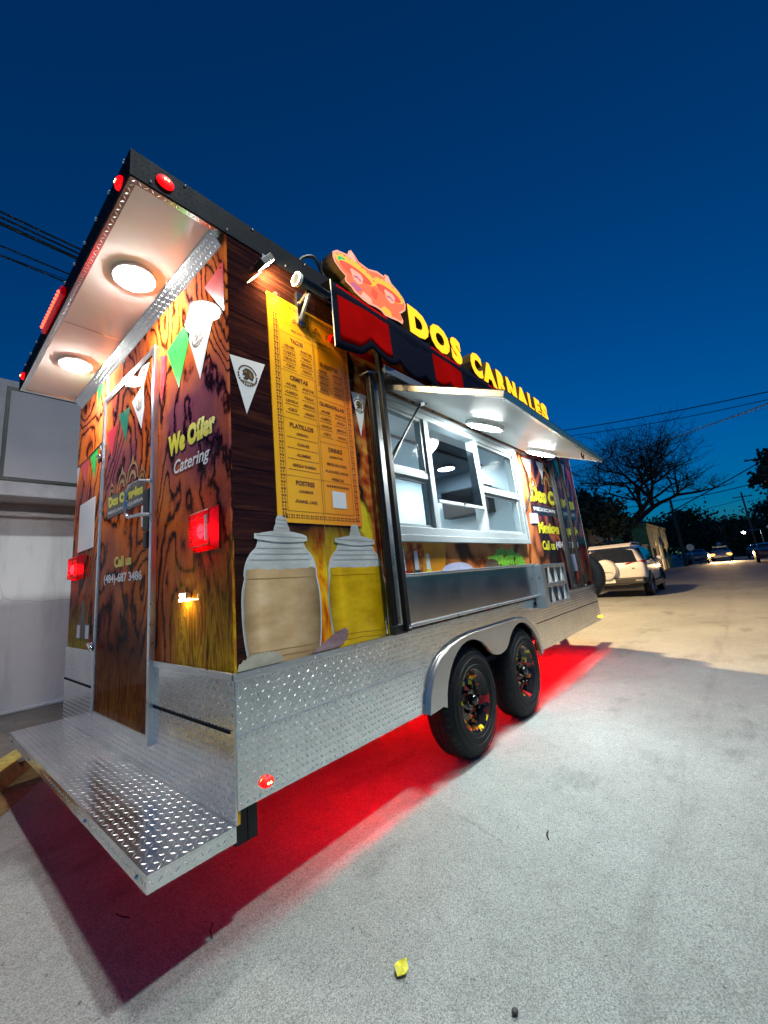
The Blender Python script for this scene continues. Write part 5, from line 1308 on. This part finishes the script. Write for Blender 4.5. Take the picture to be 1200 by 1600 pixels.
# ------------------------------------------------------------------ poles, sign, wires
def pole(label, x, y, h, arms=(), name='utility_pole'):
    t = thing(name, label, 'pole', (x, y, 0), 0, 'utility poles')
    obj('shaft', MB().tube([(0, 0, 0), (0, 0, h)], .14, 10, r1=.09), 'wood_pole', t)
    for z in arms:
        a = obj('crossarm', MB().box((-.05, -1.0, z), (.05, 1.0, z + .11)), 'wood_pole', t)
        for q in (-.85, -.3, .3, .85): obj('insulator', MB().lathe([(.02, 0), (.045, .03), (.03, .07), (.05, .09), (0, .14)], 8, lambda r, h_, a_, q=q, z=z: (r * math.cos(a_), q + r * math.sin(a_), z + .11 + h_)), 'carsilver', a)
    return t
pole('leaning dark pole beside the grey blue sedan', 46, 2.05, 6.2)
pole('tall utility pole with crossarm at the right edge', 47, -4.4, 9.2, (8.3,))
pole('utility pole rising past the far street lamp', 76, -3.4, 8.6, (7.9,))
pole('utility pole hidden behind the trailer carrying the left wires', 10.5, 9.0, 10.4, (9.6,))
sg = thing('road_sign', 'small round road sign on a thin post by the sedan', 'sign', (47.5, 1.60, 0))
obj('post', MB().tube([(0, 0, 0), (0, 0, 1.9)], .03, 8), 'steel', sg)
obj('sign_plate', MB().lathe([(0, 0), (.30, 0), (.30, .02), (0, .02)], 8, lambda r, h, a: (-.035 + h * -1, r * math.cos(a + PI / 8), 1.62 + r * math.sin(a + PI / 8))), 'trim', sg)
def wire(label, a, b, sag=.3, r=.018, m='blackplastic', n=24):
    a, b = Vector(a), Vector(b); pts = []
    for i in range(n + 1):
        t = i / n; p = a.lerp(b, t); p.z -= sag * 4 * t * (1 - t); pts.append(p - a)
    o = obj('power_line', MB().tube(pts, r, 5), m); o.location = a
    tag(o, label, 'power line', 'overhead wires')
# left bundle, above the white building
for k, (z0, z1, lab, r) in enumerate(((10.20, 10.0, 'topmost wire of the left bundle against the sky', .026), (10.08, 9.84, 'second wire of the left bundle from the top', .026), (9.92, 9.68, 'thick third wire of the left bundle', .042), (9.20, 9.30, 'fourth wire of the left bundle below the thick one', .020), (9.02, 8.98, 'lower thin wire of the left bundle', .020), (8.62, 9.5, 'lowest faint wire of the left bundle', .010))):
    wire(lab, (-9, 9.0, z0 + .1), (10.5, 9.0, z1 - .2 + .1), .12, r)
wl2 = [((30, 9, 10.9), (30, -9, 9.1), 'uppermost dark wire crossing above the bare tree', 'blackplastic', .03, .35),
       ((30, 9, 10.55), (30, -9, 8.85), 'second dark wire crossing above the bare tree', 'blackplastic', .022, .55),
       ((30, 9, 7.55), (30, -9, 9.6), 'upper pale cable rising to the right across the tree', 'stucco', .026, .55),
       ((30, 9, 6.85), (30, -9, 9.6), 'lower pale cable rising to the right across the tree', 'stucco', .03, .25),
       ((30, 9, 8.4), (30, -9, 8.9), 'thin pale cable between the two pale cables', 'stucco', .016, .4),
       ((30, 2, 3.2), (30, -9, 8.6), 'slack dark wire right of the bare tree', 'blackplastic', .03, .2),
       ((30, 3, 4.3), (30, -9, 6.0), 'low dark wire right of the bare tree', 'blackplastic', .022, .6)]
for a, b, lab, m, r, sag in wl2: wire(lab, a, b, sag, r, m)
wire('far thin wire low over the oncoming car', (76, -3.4, 7.6), (76, 12, 6.8), .5, .03)

# ------------------------------------------------------------------ trees
def bare_tree(label, base, h, seed, lean=(0, 0), spread=1., depth=7):
    rnd = random.Random(seed); rn2 = random.Random(seed + 1); t = thing('bare_tree', label, 'tree', base)
    trunk = MB(); br = MB()
    def grow(p, d, ln, r, lev):
        n = 3; pts = [p]; q = p.copy(); dd = d.copy()
        for i in range(n):
            dd = (dd + Vector((rnd.uniform(-.22, .22), rnd.uniform(-.22, .22), rnd.uniform(-.08, .16)))).normalized(); q = q + dd * ln / n; pts.append(q)
        if lev < 5 or rn2.random() < (.75 if lev == 5 else .55): (trunk if lev < 2 else br).tube(pts, r, 6 if lev < 3 else (4 if lev < 5 else 3), False, r * .62)
        if lev >= depth: return
        k = 2 if lev == 0 else rnd.choice((2, 3, 3))
        for j in range(k + (1 if lev >= 1 else 0)):
            s = pts[-1] if j < 2 else pts[rnd.choice((1, 2))]
            ax = Vector((rnd.uniform(-1, 1), rnd.uniform(-1, 1), rnd.uniform(-.35, .55))).normalized()
            nd = (dd * .75 + ax * (.85 if lev < 2 else .8) * spread).normalized()
            if nd.z < -.25: nd.z = -.1; nd.normalize()
            grow(s, nd, ln * rnd.uniform(.66, .86), max(r * rnd.uniform(.5, .66), .007), lev + 1)
    grow(Vector((0, 0, -.1)), Vector((lean[0], lean[1], 1)).normalized(), h * .27, h * .030, 0)
    obj('trunk', trunk, 'bark', t, smooth=True); obj('crown', br, 'bark', t)
    return t
bare_tree('tall bare winter tree with tangled twigs above the white car', (27, 3.1, 0), 10.6, 11, (.0, -.14), 1.15)

M['leaf_dark'] = plain('dark_foliage', (.028, .042, .018), .8, var=.6, scale=3)
def leafy(label, base, h, rx, rz, seed, n=5200, leaf=.16, name='leafy_tree', trunk_h=None, group='dark trees along the street'):
    rnd = random.Random(seed); t = thing(name, label, 'tree', base, 0, group)
    th = trunk_h or h * .45; tk = MB().tube([(0, 0, -.1), (.05, .04, th * .6), (0, .1, th)], .17 * h / 6, 8, False, .09 * h / 6)
    cz = h - rz
    clumps = []
    for i in range(46):
        a = rnd.uniform(0, 2 * PI); e = math.asin(rnd.uniform(-.75, 1)); q = rnd.uniform(.45, 1.) ** .6
        clumps.append((Vector((rx * q * math.cos(a) * math.cos(e), rx * q * math.sin(a) * math.cos(e), cz + rz * q * math.sin(e))), rnd.uniform(.20, .36) * rx))
    for i in range(7):
        c = clumps[i][0]; tk.tube([(0, .08, th * .8), c * .5 + Vector((0, 0, th * .4)), c], .06 * h / 6, 5, False, .015)
    obj('trunk', tk, 'bark', t)
    mb = MB(); up = Vector((0, 0, 1))
    for i in range(n):
        c, r = clumps[rnd.randrange(len(clumps))]
        p = c + Vector((rnd.gauss(0, 1), rnd.gauss(0, 1), rnd.gauss(0, .8))) * r * .55
        u = Vector((rnd.uniform(-1, 1), rnd.uniform(-1, 1), rnd.uniform(-1, 1))).normalized(); w = u.cross(Vector((rnd.uniform(-1, 1), rnd.uniform(-1, 1), .3))).normalized()
        s = leaf * rnd.uniform(.6, 1.3)
        mb.add([p - u * s, p + w * s * .45, p + u * s, p - w * s * .45], [(0, 1, 2, 3)])
    obj('crown', mb, 'leaf_dark', t, kind='loose')
    return t
leafy('dense dark evergreen directly above the white car roof', (23.5, 4.6, 0), 4.6, 2.3, 1.9, 1)
leafy('dark rounded tree between the trailer front and the bare tree', (29, 6.6, 0), 6.3, 2.6, 2.4, 2)
leafy('broad dark tree behind the grey blue sedan', (66, 3.6, 0), 6.0, 4.2, 2.7, 3, leaf=.28)
leafy('dark tree right of the oncoming car', (82, -2.0, 0), 5.4, 4.0, 2.4, 4, leaf=.3)
leafy('dark tree behind the far street lamp', (90, -8.5, 0), 7.6, 5.0, 3.3, 5, leaf=.3)
leafy('dark spiky tree cut by the right edge of the picture', (36, -5.0, 0), 7.0, 1.9, 2.0, 6, leaf=.2, trunk_h=4.6)
leafy('distant dark tree left of the oncoming car', (95, 9.5, 0), 7.0, 5.5, 3.2, 8, leaf=.34)
leafy('distant dark tree beyond the far wall', (110, 1.0, 0), 6.6, 5.5, 3.0, 9, leaf=.36)

# ------------------------------------------------------------------ litter on the road
lf = MB().add([(-.028, -.004, .006), (-.012, .020, .016), (.012, .022, .010), (.030, .002, .018), (.016, -.014, .006), (-.008, -.022, .010), (0, 0, .012)], [(0, 1, 6), (1, 2, 6), (2, 3, 6), (3, 4, 6), (4, 5, 6), (5, 0, 6)])
l_ = obj('fallen_leaf', lf, plain('yellow_leaf', (.60, .55, .03), .6, var=.4, scale=60)); l_.location = (.272, -.481, .003)
so = l_.modifiers.new('solid', 'SOLIDIFY'); so.thickness = .002
tag(l_, 'crumpled yellow leaf lying on the asphalt in the foreground', 'leaf')
pb = obj('pebble', MB().ball((0, 0, .006), .011, 10, 6, (1, .8, .6)), 'cladding', smooth=True); pb.location = (.361, -.802, .001)
tag(pb, 'dark pebble on the asphalt at the bottom edge', 'pebble')
for i, (x, y, a) in enumerate(((1.20, -.62, .4), (-.20, .52, 2.0), (-.02, .16, 1.1))):
    tw = obj('twig', MB().tube([(-.035, 0, .004), (0, .006, .006), (.038, -.004, .004)], .0022, 5), 'bark'); tw.location = (x, y, .001); tw.rotation_euler.z = a
    tag(tw, ('dark twig on the asphalt right of the near wheel', 'thin twig on the asphalt left of the step shadow', 'thin twig on the asphalt near the corner of the step shadow')[i], 'twig')
